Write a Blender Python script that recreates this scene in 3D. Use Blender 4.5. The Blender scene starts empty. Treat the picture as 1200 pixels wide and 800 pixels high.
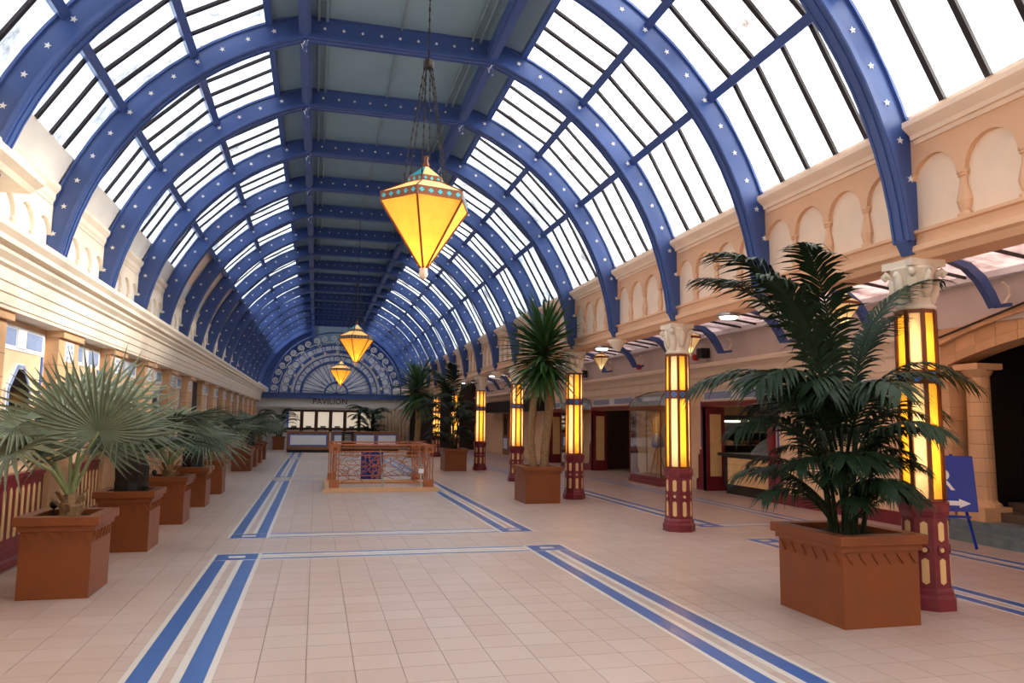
import bpy, bmesh, math, random
from mathutils import Vector, Matrix
PI = math.pi
C = bpy.context.scene.collection
sc = bpy.context.scene

# ------------------------------------------------------------------ camera
F_PX = 890.0
yaw, pitch, roll = 0.25033697, 0.10662029, 0.012
W = Vector((math.sin(yaw)*math.cos(pitch), math.cos(yaw)*math.cos(pitch), math.sin(pitch)))
R0 = Vector((math.cos(yaw), -math.sin(yaw), 0)); U0 = R0.cross(W)
RR = R0*math.cos(roll) + U0*math.sin(roll); UU = RR.cross(W)
cam = bpy.data.cameras.new('camera'); camo = bpy.data.objects.new('camera', cam); C.objects.link(camo)
camo.matrix_world = Matrix(((RR.x, UU.x, -W.x, 0), (RR.y, UU.y, -W.y, 0), (RR.z, UU.z, -W.z, 1.6), (0, 0, 0, 1)))
cam.sensor_width = 36; cam.lens = F_PX*36/1200; cam.clip_end = 300; cam.clip_start = 0.05
sc.camera = camo

# ------------------------------------------------------------------ sky, sun, exposure
SKY = 3.6
world = bpy.data.worlds.new('sky'); sc.world = world; world.use_nodes = True
nt = world.node_tree; nt.nodes.clear()
wo = nt.nodes.new('ShaderNodeOutputWorld'); bg = nt.nodes.new('ShaderNodeBackground')
tc = nt.nodes.new('ShaderNodeTexCoord'); sx = nt.nodes.new('ShaderNodeSeparateXYZ')
mr = nt.nodes.new('ShaderNodeMapRange'); mr.inputs[1].default_value = 0; mr.inputs[2].default_value = 1
mr.inputs[3].default_value = 0.45; mr.inputs[4].default_value = 1.0         # overcast sky: brighter overhead
nt.links.new(tc.outputs['Generated'], sx.inputs[0]); nt.links.new(sx.outputs[2], mr.inputs[0])
mu = nt.nodes.new('ShaderNodeMath'); mu.operation = 'MULTIPLY'; mu.inputs[1].default_value = SKY
nt.links.new(mr.outputs[0], mu.inputs[0]); nt.links.new(mu.outputs[0], bg.inputs[1])
cr_ = nt.nodes.new('ShaderNodeValToRGB'); cr_.color_ramp.elements[0].color = (0.60, 0.76, 1.0, 1); cr_.color_ramp.elements[1].color = (0.95, 0.97, 1.0, 1); cr_.color_ramp.elements[1].position = 0.75
nt.links.new(sx.outputs[2], cr_.inputs[0]); nt.links.new(cr_.outputs[0], bg.inputs[0]); nt.links.new(bg.outputs[0], wo.inputs[0])
sun = bpy.data.lights.new('sun', 'SUN'); sun.energy = 18.0; sun.angle = math.radians(9); sun.color = (1, 0.93, 0.84)
suno = bpy.data.objects.new('sun', sun); C.objects.link(suno)
suno.rotation_euler = Vector((-0.88, 0.12, -0.344)).to_track_quat('-Z', 'Y').to_euler()
vs = sc.view_settings; sc.display_settings.display_device = 'sRGB'
vs.view_transform = 'Standard'; vs.look = 'None'; vs.gamma = 1; vs.use_curve_mapping = False
vs.exposure = 0.25

# ------------------------------------------------------------------ materials
def S(r, g, b):
    def f(c):
        c /= 255.0
        return c/12.92 if c <= 0.04045 else ((c+0.055)/1.055)**2.4
    return (f(r), f(g), f(b), 1)
M = {}
def mat(name, col, rough=0.5, metal=0.0, var=0.12, scale=6.0, bump=0.0, spec=0.5, obj_random=0.0):
    m = bpy.data.materials.new(name); m.use_nodes = True; t = m.node_tree; n = t.nodes; b = n['Principled BSDF']
    b.inputs['Roughness'].default_value = rough; b.inputs['Metallic'].default_value = metal
    b.inputs['Specular IOR Level'].default_value = spec
    g = n.new('ShaderNodeNewGeometry'); no = n.new('ShaderNodeTexNoise'); no.inputs['Scale'].default_value = scale
    no.inputs['Detail'].default_value = 4
    t.links.new(g.outputs['Position'], no.inputs['Vector'])
    rp = n.new('ShaderNodeValToRGB'); rp.color_ramp.elements[0].position = 0.3; rp.color_ramp.elements[1].position = 0.7
    rp.color_ramp.elements[0].color = tuple(c*(1-var) for c in col[:3])+(1,)
    rp.color_ramp.elements[1].color = tuple(min(1, c*(1+var*0.7)) for c in col[:3])+(1,)
    t.links.new(no.outputs[0], rp.inputs[0]); out = rp.outputs[0]
    if obj_random:
        oi = n.new('ShaderNodeObjectInfo'); mm = n.new('ShaderNodeMapRange')
        mm.inputs[3].default_value = 1-obj_random; mm.inputs[4].default_value = 1+obj_random
        t.links.new(oi.outputs['Random'], mm.inputs[0])
        mx = n.new('ShaderNodeMix'); mx.data_type = 'RGBA'; mx.blend_type = 'MULTIPLY'; mx.inputs[0].default_value = 1
        t.links.new(out, mx.inputs[6]); t.links.new(mm.outputs[0], mx.inputs[7]); out = mx.outputs[2]
    t.links.new(out, b.inputs['Base Color'])
    if bump:
        bp = n.new('ShaderNodeBump'); bp.inputs['Strength'].default_value = bump; bp.inputs['Distance'].default_value = 0.01
        n2 = n.new('ShaderNodeTexNoise'); n2.inputs['Scale'].default_value = scale*6; t.links.new(g.outputs['Position'], n2.inputs['Vector'])
        t.links.new(n2.outputs[0], bp.inputs['Height']); t.links.new(bp.outputs[0], b.inputs['Normal'])
    M[name] = m; return m
mat('blue_paint', S(62, 86, 144), 0.34, var=0.1, scale=2)
mat('ceiling_panel', S(122, 150, 166), 0.7, var=0.06, scale=1.5)
mat('pipe', S(120, 140, 150), 0.5)
mat('bar_dark', S(34, 24, 26), 0.6, var=0.3, scale=14)
mat('star_white', S(238, 236, 232), 0.5, var=0.02)
mat('peach_plaster', S(230, 182, 144), 0.7, var=0.05, scale=2)
mat('pale_plaster', S(244, 216, 190), 0.75, var=0.05, scale=3)
mat('cream_stone', S(238, 222, 200), 0.6, var=0.05, scale=3)
mat('white_plaster', S(232, 228, 220), 0.7, var=0.05, scale=2)
mat('grey_plaster', S(206, 196, 190), 0.75, var=0.06, scale=2)
mat('sand_tile', S(214, 170, 126), 0.4, var=0.08, scale=4, obj_random=0.08)
mat('sand_wall', S(230, 194, 156), 0.45, var=0.07, scale=3)
mat('joint', S(120, 88, 66), 0.8)
mat('burgundy', S(116, 34, 46), 0.3, var=0.15, scale=5)
mat('cream_tile', S(226, 188, 130), 0.35, var=0.08, scale=5)
mat('blue_grey_tile', S(140, 158, 194), 0.4, var=0.15, scale=20)
mat('white_tile', S(232, 234, 236), 0.4, var=0.04)
mat('blue_tile', S(58, 100, 180), 0.35, var=0.12, scale=8)
mat('terracotta', S(126, 64, 24), 0.4, var=0.1, scale=3)
mat('soil', S(40, 28, 22), 0.95, var=0.4, scale=30, bump=0.8)
mat('bronze', S(120, 66, 34), 0.4, metal=0.35, var=0.15, scale=8)
mat('copper_rail', S(176, 104, 62), 0.45, metal=0.2, var=0.12, scale=8)
mat('steel', S(170, 172, 178), 0.3, metal=0.8)
mat('dark_metal', S(46, 36, 32), 0.5, metal=0.4)
mat('black', S(16, 15, 16), 0.5)
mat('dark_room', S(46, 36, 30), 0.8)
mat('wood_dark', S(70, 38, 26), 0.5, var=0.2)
mat('wood', S(150, 98, 58), 0.5, var=0.15)
mat('navy', S(22, 40, 130), 0.5)
mat('sign_blue', S(12, 50, 160), 0.45, var=0.05)
mat('teal', S(60, 176, 190), 0.4)
mat('medallion', S(40, 140, 240), 0.35)
mat('leaf_silver', S(88, 99, 76), 0.5, var=0.2, scale=8, obj_random=0.15)
mat('leaf_dark', S(26, 54, 20), 0.55, var=0.3, scale=8, obj_random=0.2)
mat('leaf_yucca', S(58, 92, 46), 0.42, var=0.25, scale=5, obj_random=0.25)
mat('leaf_kentia', S(24, 46, 24), 0.6, var=0.3, scale=8, obj_random=0.25, spec=0.3)
mat('petiole', S(128, 138, 90), 0.5)
mat('trunk', S(150, 116, 78), 0.8, var=0.35, scale=30, bump=0.8)
mat('trunk_dark', S(48, 36, 28), 0.9, var=0.4, scale=30, bump=0.8)
mat('border_blue', S(60, 98, 162), 0.28, var=0.07, scale=5)
mat('border_white', S(208, 202, 194), 0.3, var=0.04)
mat('marble', S(110, 124, 128), 0.3, var=0.25, scale=8)
mat('red', S(190, 30, 30), 0.4)
mat('brass', S(190, 140, 60), 0.3, metal=0.7)
mat('curtain', S(178, 150, 124), 0.8)
mat('stair_stone', S(92, 74, 60), 0.6)

def floor_mat():
    m = bpy.data.materials.new('floor_tile'); m.use_nodes = True; t = m.node_tree; n = t.nodes; b = n['Principled BSDF']
    g = n.new('ShaderNodeNewGeometry')
    dv = n.new('ShaderNodeVectorMath'); dv.operation = 'SCALE'; dv.inputs['Scale'].default_value = 1/0.305
    ad = n.new('ShaderNodeVectorMath'); ad.operation = 'ADD'; ad.inputs[1].default_value = (100.0, 100.0, 0.5)
    fl = n.new('ShaderNodeVectorMath'); fl.operation = 'FLOOR'
    wn = n.new('ShaderNodeTexWhiteNoise'); wn.noise_dimensions = '2D'
    t.links.new(g.outputs['Position'], dv.inputs[0]); t.links.new(dv.outputs[0], ad.inputs[0]); t.links.new(ad.outputs[0], fl.inputs[0]); t.links.new(fl.outputs[0], wn.inputs['Vector'])
    no = n.new('ShaderNodeTexNoise'); no.inputs['Scale'].default_value = 1.3; no.inputs['Detail'].default_value = 6
    t.links.new(g.outputs['Position'], no.inputs['Vector'])
    a = n.new('ShaderNodeMath'); a.operation = 'ADD'; t.links.new(wn.outputs[0], a.inputs[0]); t.links.new(no.outputs[0], a.inputs[1])
    rp = n.new('ShaderNodeValToRGB'); rp.color_ramp.elements[0].position = 0.4; rp.color_ramp.elements[1].position = 1.6
    hf = n.new('ShaderNodeMath'); hf.operation = 'MULTIPLY'; hf.inputs[1].default_value = 0.5; t.links.new(a.outputs[0], hf.inputs[0])
    rp.color_ramp.elements[0].position = 0.15; rp.color_ramp.elements[1].position = 0.85
    rp.color_ramp.elements[0].color = S(180, 157, 145); rp.color_ramp.elements[1].color = S(190, 171, 161)
    t.links.new(hf.outputs[0], rp.inputs[0]); t.links.new(rp.outputs[0], b.inputs['Base Color'])
    b.inputs['Roughness'].default_value = 0.38
    M['floor_tile'] = m
floor_mat(); mat('grout', S(152, 128, 114), 0.8)

def glass_mat(name, tint, dirt, trans=0.45, dirt_amt=0.5):
    m = bpy.data.materials.new(name); m.use_nodes = True; t = m.node_tree; n = t.nodes; n.clear()
    o = n.new('ShaderNodeOutputMaterial'); tr = n.new('ShaderNodeBsdfTransparent'); tl = n.new('ShaderNodeBsdfTranslucent'); gl = n.new('ShaderNodeBsdfGlossy')
    gl.inputs['Roughness'].default_value = 0.25; gl.inputs['Color'].default_value = (0.8, 0.8, 0.8, 1)
    g = n.new('ShaderNodeNewGeometry'); mp = n.new('ShaderNodeMapping'); mp.inputs['Scale'].default_value = (1, 1, 0.6)
    no = n.new('ShaderNodeTexNoise'); no.inputs['Scale'].default_value = 1.7; no.inputs['Detail'].default_value = 7; no.inputs['Roughness'].default_value = 0.65
    t.links.new(g.outputs['Position'], mp.inputs[0]); t.links.new(mp.outputs[0], no.inputs['Vector'])
    rp = n.new('ShaderNodeValToRGB'); rp.color_ramp.elements[0].position = 0.30; rp.color_ramp.elements[1].position = 0.54
    rp.color_ramp.elements[0].color = dirt; rp.color_ramp.elements[1].color = tint
    t.links.new(no.outputs[0], rp.inputs[0])
    oi = n.new('ShaderNodeObjectInfo'); mm = n.new('ShaderNodeMapRange'); mm.inputs[3].default_value = 0.8; mm.inputs[4].default_value = 1.0
    t.links.new(oi.outputs['Random'], mm.inputs[0])
    mx = n.new('ShaderNodeMix'); mx.data_type = 'RGBA'; mx.blend_type = 'MULTIPLY'; mx.inputs[0].default_value = 1
    t.links.new(rp.outputs[0], mx.inputs[6]); t.links.new(mm.outputs[0], mx.inputs[7])
    t.links.new(mx.outputs[2], tr.inputs[0]); t.links.new(mx.outputs[2], tl.inputs[0])
    a = n.new('ShaderNodeMixShader'); a.inputs[0].default_value = trans
    t.links.new(tl.outputs[0], a.inputs[1]); t.links.new(tr.outputs[0], a.inputs[2])
    b = n.new('ShaderNodeMixShader'); b.inputs[0].default_value = 0.06
    t.links.new(a.outputs[0], b.inputs[1]); t.links.new(gl.outputs[0], b.inputs[2]); t.links.new(b.outputs[0], o.inputs[0])
    M[name] = m
glass_mat('skylight_glass', (0.97, 0.98, 1, 1), (0.15, 0.125, 0.115, 1), 0.5)
glass_mat('aisle_glass', (0.56, 0.46, 0.44, 1), (0.28, 0.2, 0.18, 1), 0.3)

def lantern_glass(name, col):
    m = bpy.data.materials.new(name); m.use_nodes = True; t = m.node_tree; n = t.nodes; n.clear()
    o = n.new('ShaderNodeOutputMaterial'); tl = n.new('ShaderNodeBsdfTranslucent'); df = n.new('ShaderNodeBsdfDiffuse'); a = n.new('ShaderNodeMixShader'); a.inputs[0].default_value = 0.35
    g = n.new('ShaderNodeNewGeometry'); no = n.new('ShaderNodeTexNoise'); no.inputs['Scale'].default_value = 9; no.inputs['Detail'].default_value = 3
    t.links.new(g.outputs['Position'], no.inputs['Vector'])
    rp = n.new('ShaderNodeValToRGB'); rp.color_ramp.elements[0].position = 0.3; rp.color_ramp.elements[1].position = 0.7
    rp.color_ramp.elements[0].color = tuple(c*0.88 for c in col[:3])+(1,); rp.color_ramp.elements[1].color = col
    t.links.new(no.outputs[0], rp.inputs[0]); t.links.new(rp.outputs[0], tl.inputs[0]); t.links.new(rp.outputs[0], df.inputs[0])
    t.links.new(tl.outputs[0], a.inputs[1]); t.links.new(df.outputs[0], a.inputs[2]); t.links.new(a.outputs[0], o.inputs[0]); M[name] = m
lantern_glass('cream_glass', (1.0, 0.92, 0.72, 1)); lantern_glass('amber_glass', (1.0, 0.74, 0.20, 1)); lantern_glass('pale_glass', (0.97, 0.84, 0.6, 1)); lantern_glass('pendant_glass', (1.0, 0.74, 0.26, 1))
def emit(name, col, s):
    m = bpy.data.materials.new(name); m.use_nodes = True; t = m.node_tree; b = t.nodes['Principled BSDF']
    b.inputs['Base Color'].default_value = (0.8, 0.8, 0.8, 1)
    b.inputs['Emission Color'].default_value = col; b.inputs['Emission Strength'].default_value = s; M[name] = m
emit('tube_light', (1, 0.82, 0.56, 1), 85); emit('bulb_light', (1, 0.78, 0.46, 1), 950); emit('small_bulb', (1, 0.88, 0.68, 1), 900)
emit('soffit_light', (1, 0.86, 0.66, 1), 7); emit('lit_window', (1, 0.80, 0.54, 1), .42); emit('shop_light', (1, 0.82, 0.55, 1), 22); emit('shelf_light', (1, 0.8, 0.45, 1), 8)
def clear_glass():
    m = bpy.data.materials.new('clear_glass'); m.use_nodes = True; t = m.node_tree; n = t.nodes; n.clear()
    o = n.new('ShaderNodeOutputMaterial'); tr = n.new('ShaderNodeBsdfTransparent'); gl = n.new('ShaderNodeBsdfGlossy'); gl.inputs['Roughness'].default_value = 0.03
    lw = n.new('ShaderNodeLayerWeight'); lw.inputs[0].default_value = 0.08; a = n.new('ShaderNodeMixShader')
    tr.inputs[0].default_value = (0.86, 0.88, 0.86, 1)
    t.links.new(lw.outputs['Fresnel'], a.inputs[0]); t.links.new(tr.outputs[0], a.inputs[1]); t.links.new(gl.outputs[0], a.inputs[2]); t.links.new(a.outputs[0], o.inputs[0]); M['clear_glass'] = m
clear_glass()
def clear_pane():
    m = bpy.data.materials.new('clear_pane'); m.use_nodes = True; t = m.node_tree; n = t.nodes; n.clear()
    o = n.new('ShaderNodeOutputMaterial'); tr = n.new('ShaderNodeBsdfTransparent'); tr.inputs[0].default_value = (.95, .97, .96, 1); t.links.new(tr.outputs[0], o.inputs[0]); M['clear_pane'] = m
clear_pane()
mat('dome_glass', S(150, 170, 176), 0.15, metal=0.5, var=0.25, scale=6)
mat('mirror', S(60, 50, 46), 0.06, metal=0.85, var=0.4, scale=5)
mat('frost_panel', S(246, 246, 250), 0.7)

# ------------------------------------------------------------------ mesh helpers
class MB:
    def __init__(s): s.v = []; s.f = []
    def add(s, v, f):
        o = len(s.v); s.v += [tuple(p) for p in v]; s.f += [tuple(i+o for i in q) for q in f]; return s
    def box(s, x0, x1, y0, y1, z0, z1):
        return s.add([(x0,y0,z0),(x1,y0,z0),(x1,y1,z0),(x0,y1,z0),(x0,y0,z1),(x1,y0,z1),(x1,y1,z1),(x0,y1,z1)],
                     [(0,3,2,1),(4,5,6,7),(0,1,5,4),(1,2,6,5),(2,3,7,6),(3,0,4,7)])
    def bar(s, p, q, w, h, up=(0,0,1)):
        p = Vector(p); q = Vector(q); d = (q-p).normalized(); u = Vector(up); sd = d.cross(u)
        if sd.length < 1e-5: sd = d.cross(Vector((1,0,0)))
        sd.normalize(); u = sd.cross(d); a = sd*w/2; b = u*h/2
        return s.add([p-a-b,p+a-b,p+a+b,p-a+b,q-a-b,q+a-b,q+a+b,q-a+b], [(0,3,2,1),(4,5,6,7),(0,1,5,4),(1,2,6,5),(2,3,7,6),(3,0,4,7)])
    def prism(s, poly, a, b, axis='y'):
        n = len(poly)
        f = {'y': lambda p, t: (p[0], t, p[1]), 'x': lambda p, t: (t, p[0], p[1]), 'z': lambda p, t: (p[0], p[1], t)}[axis]
        v = [f(p, a) for p in poly]+[f(p, b) for p in poly]
        return s.add(v, [tuple(range(n)), tuple(range(2*n-1, n-1, -1))]+[(i, i+n, (i+1) % n+n, (i+1) % n) for i in range(n)])
    def tube(s, pts, r, n=6, closed=False, cap=True):
        pts = [Vector(p) for p in pts]; m = len(pts); rs = r if isinstance(r, (list, tuple)) else [r]*m
        vs = []; prev = None
        for i, p in enumerate(pts):
            d = (pts[(i+1) % m]-pts[i-1]) if (closed or 0 < i < m-1) else (pts[1]-pts[0] if i == 0 else pts[-1]-pts[-2])
            d.normalize()
            if prev is None:
                a = d.cross(Vector((0,0,1)) if abs(d.z) < .9 else Vector((0,1,0))).normalized()
            else:
                a = (prev-d*prev.dot(d))
                a = a.normalized() if a.length > 1e-6 else prev
            prev = a; b = d.cross(a)
            for k in range(n):
                t = 2*PI*k/n; vs.append(p+(a*math.cos(t)+b*math.sin(t))*rs[i])
        fs = []
        for i in range(m if closed else m-1):
            j = (i+1) % m
            for k in range(n): fs.append((i*n+k, i*n+(k+1) % n, j*n+(k+1) % n, j*n+k))
        if cap and not closed: fs += [tuple(range(n-1,-1,-1)), tuple(range((m-1)*n, m*n))]
        return s.add(vs, fs)
    def lathe(s, prof, n=8, rot=0.0, c=(0,0), sx=1, sy=1):
        vs = []; fs = []
        for r, z in prof:
            for k in range(n):
                t = rot+2*PI*k/n; vs.append((c[0]+sx*r*math.cos(t), c[1]+sy*r*math.sin(t), z))
        for i in range(len(prof)-1):
            for k in range(n): fs.append((i*n+k, i*n+(k+1) % n, (i+1)*n+(k+1) % n, (i+1)*n+k))
        fs += [tuple(range(n-1,-1,-1)), tuple(range((len(prof)-1)*n, len(prof)*n))]
        return s.add(vs, fs)
    def sphere(s, c, r, n=10, m=6, sz=1):
        return s.lathe([(max(1e-4, r*math.sin(PI*i/m)), c[2]-sz*r*math.cos(PI*i/m)) for i in range(m+1)], n, 0, (c[0], c[1]))
    def mesh(s, name, mt, smooth=False, fix=True):
        me = bpy.data.meshes.new(name); me.from_pydata(s.v, [], s.f)
        if fix:
            bm = bmesh.new(); bm.from_mesh(me); bmesh.ops.recalc_face_normals(bm, faces=bm.faces); bm.to_mesh(me); bm.free()
        if smooth: me.polygons.foreach_set('use_smooth', [True]*len(me.polygons))
        me.materials.append(M[mt]); return me
def link(name, me, parent=None, loc=None, rot=None, mtx=None, kind=None):
    o = bpy.data.objects.new(name, me); C.objects.link(o)
    if parent: o.parent = parent
    if mtx is not None: o.matrix_local = mtx
    else:
        if loc is not None: o.location = loc
        if rot is not None: o.rotation_euler = rot
    if kind: o['kind'] = kind
    return o
def ob(name, mb, mt, parent=None, loc=None, rot=None, smooth=False, fix=True, kind=None, label=None, bevel=0):
    o = link(name, mb.mesh(name, mt, smooth, fix), parent, loc, rot, kind=kind)
    if label: o['label'] = label
    if bevel:
        b = o.modifiers.new('bevel', 'BEVEL'); b.width = bevel; b.segments = 2; b.limit_method = 'ANGLE'
    return o
def tag(o, label, cat, group=None, kind=None):
    o['label'] = label; o['category'] = cat
    if group: o['group'] = group
    if kind: o['kind'] = kind
    return o
def thing(name, label, cat, loc=(0,0,0), rz=0, group=None, kind=None):
    o = bpy.data.objects.new(name, None); C.objects.link(o); o.location = loc; o.rotation_euler = (0,0,rz); o.empty_display_size = .1
    return tag(o, label, cat, group, kind)
def dup(root, loc, rz=0, label=None, group=None):
    r = root.copy(); C.objects.link(r); r.location = loc; r.rotation_euler = (0,0,rz)
    if label: r['label'] = label
    if group: r['group'] = group
    for ch in list(root.children):
        c = ch.copy(); C.objects.link(c); c.parent = r
        for g in list(ch.children):
            d = g.copy(); C.objects.link(d); d.parent = c
    return r
ORD = ['first','second','third','fourth','fifth','sixth','seventh','eighth','ninth','tenth','eleventh','twelfth','thirteenth','fourteenth','fifteenth','sixteenth','seventeenth','eighteenth','nineteenth','twentieth']

# ------------------------------------------------------------------ layout numbers (metres; camera over x=0,y=0)
XC = 1.013; BAY = 2.445; Y0 = 5.92               # ribs at Y0 + k*BAY, columns at every second rib
def RY(k): return Y0+k*BAY
ZC = 2.944; RIN = 4.32; ROUT = 4.64; FH = 1.37   # vault centre, inner and outer rib radius, half width of the flat crown
RG = 4.68                                        # glass radius
K0, K1 = -1, 17
YN, YF = -6.0, 60.0

# ================================================================== FLOOR
fl = ob('floor', MB().box(-4, 13.5, YN, YF, -0.25, -0.006), 'grout'); tag(fl, 'pale peach tiled hall floor with blue and white border bands', 'floor', kind='structure')
TS = 0.305
tile = MB().box(0.0022, TS-0.0022, 0.0022, TS-0.0022, -0.02, 0).mesh('floor_tile', 'floor_tile')
cells = []
for i in range(-13, 44):
    for j in range(int(YN/TS), int(YF/TS)):
        x, y = i*TS, j*TS
        if x < -3.3 or x > 12.6: continue
        cells.append((x, y))
vis = []
for x, y in cells:
    p = Vector((x+.15, y+.15, -1.6)); z = p.dot(W)
    if z > 1 and abs(p.dot(RR)/z*F_PX) < 640 and -p.dot(UU)/z*F_PX < 420 and x < 5.0: vis.append((z, x, y))
vis.sort(); near = set((x, y) for _, x, y in vis[:300])
for x, y in near: link('floor_tile', tile, fl, (x, y, 0))
mb = MB()
for x, y in cells:
    if (x, y) in near: continue
    g = 0.0022
    mb.add([(x+g,y+g,0),(x+TS-g,y+g,0),(x+TS-g,y+TS-g,0),(x+g,y+TS-g,0)], [(0,1,2,3)])
ob('floor_tiles', mb, 'floor_tile', fl, kind='stuff', fix=False)
zs_ = [0.003]
def strip(x0, x1, y0, y1, blue):
    h = 0.0035 if blue else 0.0025
    ob('border_strip', MB().box(x0, x1, y0, y1, -0.004, h), 'border_blue' if blue else 'border_white', fl)
LX = [(0, .04, 0), (.04, .175, 1), (.175, .23, 0), (.305, .36, 0), (.36, .50, 1), (.50, .545, 0)]
def double_band(x0, y0, y1, mir=False, sc_=1.0, ends=(True, True)):
    w = .545*sc_
    b0 = y0+(0.46*sc_ if ends[0] else 0); b1 = y1-(0.46*sc_ if ends[1] else 0)
    for a, b, c in LX:
        a *= sc_; b *= sc_
        e0, e1 = (y0, y1) if (a == 0 or abs(b-w) < .005) and not c else (b0, b1)
        strip(x0+a, x0+b, e0, e1, c)
    for e, yy in ((ends[0], y0), (ends[1], y1-.46*sc_)):
        if not e: continue
        u = sc_
        strip(x0+.04*u, x0+.505*u, yy, yy+.03*u, 0); strip(x0+.04*u, x0+.505*u, yy+.43*u, yy+.46*u, 0)
        strip(x0+.04*u, x0+.505*u, yy+.03*u, yy+.16*u, 1); strip(x0+.04*u, x0+.505*u, yy+.30*u, yy+.43*u, 1)
        strip(x0+.04*u, x0+.18*u, yy+.16*u, yy+.30*u, 1); strip(x0+.365*u, x0+.505*u, yy+.16*u, yy+.30*u, 1)
        strip(x0+.18*u, x0+.365*u, yy+.16*u, yy+.30*u, 0)
def cross_band(x0, x1, y0, sc_=1.0):
    for a, b, c in ((0, .03, 0), (.03, .10, 1), (.10, .20, 0), (.26, .36, 0), (.36, .43, 1), (.43, .46, 0)): strip(x0, x1, y0+a*sc_, y0+b*sc_, c)
for y0, y1 in ((-1.8, 9.84), (11.05, 21.45), (22.62, 33.05), (34.25, 43.6)):
    double_band(-1.105, y0, y1); double_band(2.685, y0, y1)
    cross_band(-.56, 2.685, y0); cross_band(-.56, 2.685, y1-.46)
    u = .85
    double_band(5.93, y0, y1, sc_=u); double_band(7.83, y0, y1, sc_=u)
    cross_band(5.93+.545*u, 7.83, y0, u); cross_band(5.93+.545*u, 7.83, y1-.46*u, u)

# ================================================================== VAULT RIBS
A_IN = math.acos(FH/RIN); A_OUT = math.acos(FH/ROUT)
def arc(r, a0, a1, n, sd=1): return [(sd*r*math.cos(a0+(a1-a0)*i/n), ZC+r*math.sin(a0+(a1-a0)*i/n)) for i in range(n+1)]
def ring_path(r, zfoot, n=16):
    af = math.asin(max(-1, (zfoot-ZC)/r)); at = math.acos(FH/r)
    right = arc(r, af, at, n); left = [(-x, z) for x, z in right]
    return right + left[::-1]
def band(mb, rin, rout, y0, y1, zf):
    a = ring_path(rin, zf); b = ring_path(rout, zf); n = len(a)
    v = [(x, y0, z) for x, z in a]+[(x, y0, z) for x, z in b]+[(x, y1, z) for x, z in a]+[(x, y1, z) for x, z in b]
    f = []
    for i in range(n-1):
        f += [(i, i+1, n+i+1, n+i), (2*n+i, 3*n+i, 3*n+i+1, 2*n+i+1), (i, 2*n+i, 2*n+i+1, i+1), (n+i, n+i+1, 3*n+i+1, 3*n+i)]
    f += [(0, n, 3*n, 2*n), (n-1, 3*n-1, 4*n-1, 2*n-1)]
    return mb.add(v, f)
ZFT = 3.34
web_me = band(MB(), RIN+.05, ROUT-.03, -.055, .055, ZFT).mesh('web', 'blue_paint')
in_me = band(band(band(band(MB(), RIN, RIN+.05, -.11, .11, ZFT), RIN-.014, RIN, -.035, .035, ZFT), RIN-.01, RIN, .075, .105, ZFT), RIN-.01, RIN, -.105, -.075, ZFT).mesh('inner_flange', 'blue_paint')
out_me = band(MB(), ROUT-.03, ROUT, -.09, .09, ZFT).mesh('outer_flange', 'blue_paint')
foot_mes = []
for s in (-1, 1):
    xi = s*math.sqrt(RIN**2-(ZFT-ZC)**2); mb = MB()
    mb.prism([(xi-s*.02, ZFT+.02), (xi+s*.12, ZFT+.02), (xi+s*.12, ZFT-.12), (xi+s*.05, ZFT-.12)], -.07, .07); foot_mes.append(mb.mesh('foot_bracket', 'blue_paint'))
sp = []
for i in range(10):
    r = .038 if i % 2 == 0 else .016; t = PI/2+i*PI/5; sp.append((r*math.cos(t), r*math.sin(t)))
star_me = MB().prism(sp, -.008, 0.004).mesh('star', 'star_white')
RS = (RIN+ROUT)/2+.015
star_pos = []
a = math.asin((3.95-ZC)/RS)
while a < math.acos((FH+.12)/RS):
    star_pos.append((RS*math.cos(a), ZC+RS*math.sin(a), a)); a += .085
star_pos = star_pos+[(-x, z, PI-a_) for x, z, a_ in star_pos]
stud_pos = [(-1.1+i*.27, ZC+math.sqrt(ROUT**2-FH**2)-.17) for i in range(9)]
stud_me = MB().lathe([(.022, 0), (.012, .02), (.001, .024)], 6).mesh('stud', 'star_white')
for k in range(K0, K1):
    lab = {True: 'blue steel roof rib with white stars, %s in line from the viewer' % ORD[k-K0]}[True]
    rt = thing('roof_rib', lab, 'roof rib', (XC, RY(k), 0), group='starred ribs of the glass vault')
    link('web', web_me, rt); link('inner_flange', in_me, rt); link('outer_flange', out_me, rt); [link('foot_bracket', fm_, rt) for fm_ in foot_mes]
    if k < 7:
        for x, z, a in star_pos: link('star', star_me, rt, mtx=Matrix.Translation((x, -.056, z)) @ Matrix.Rotation(PI/2-a, 4, 'Y'))
        for x, z in stud_pos: link('stud', stud_me, rt, mtx=Matrix.Translation((x, -.055, z)) @ Matrix.Rotation(PI/2, 4, 'X'))
    else:
        if 'star_all' not in globals():
            mb = MB()
            for x, z, a in star_pos: mb.prism([(x+p[0], z+p[1]) for p in sp], -.064, -.052)
            for x, z in stud_pos: mb.box(x-.015, x+.015, -.07, -.05, z-.015, z+.015)
            star_all = mb.mesh('stars', 'star_white')
        link('stars', star_all, rt, kind='stuff')

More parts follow.
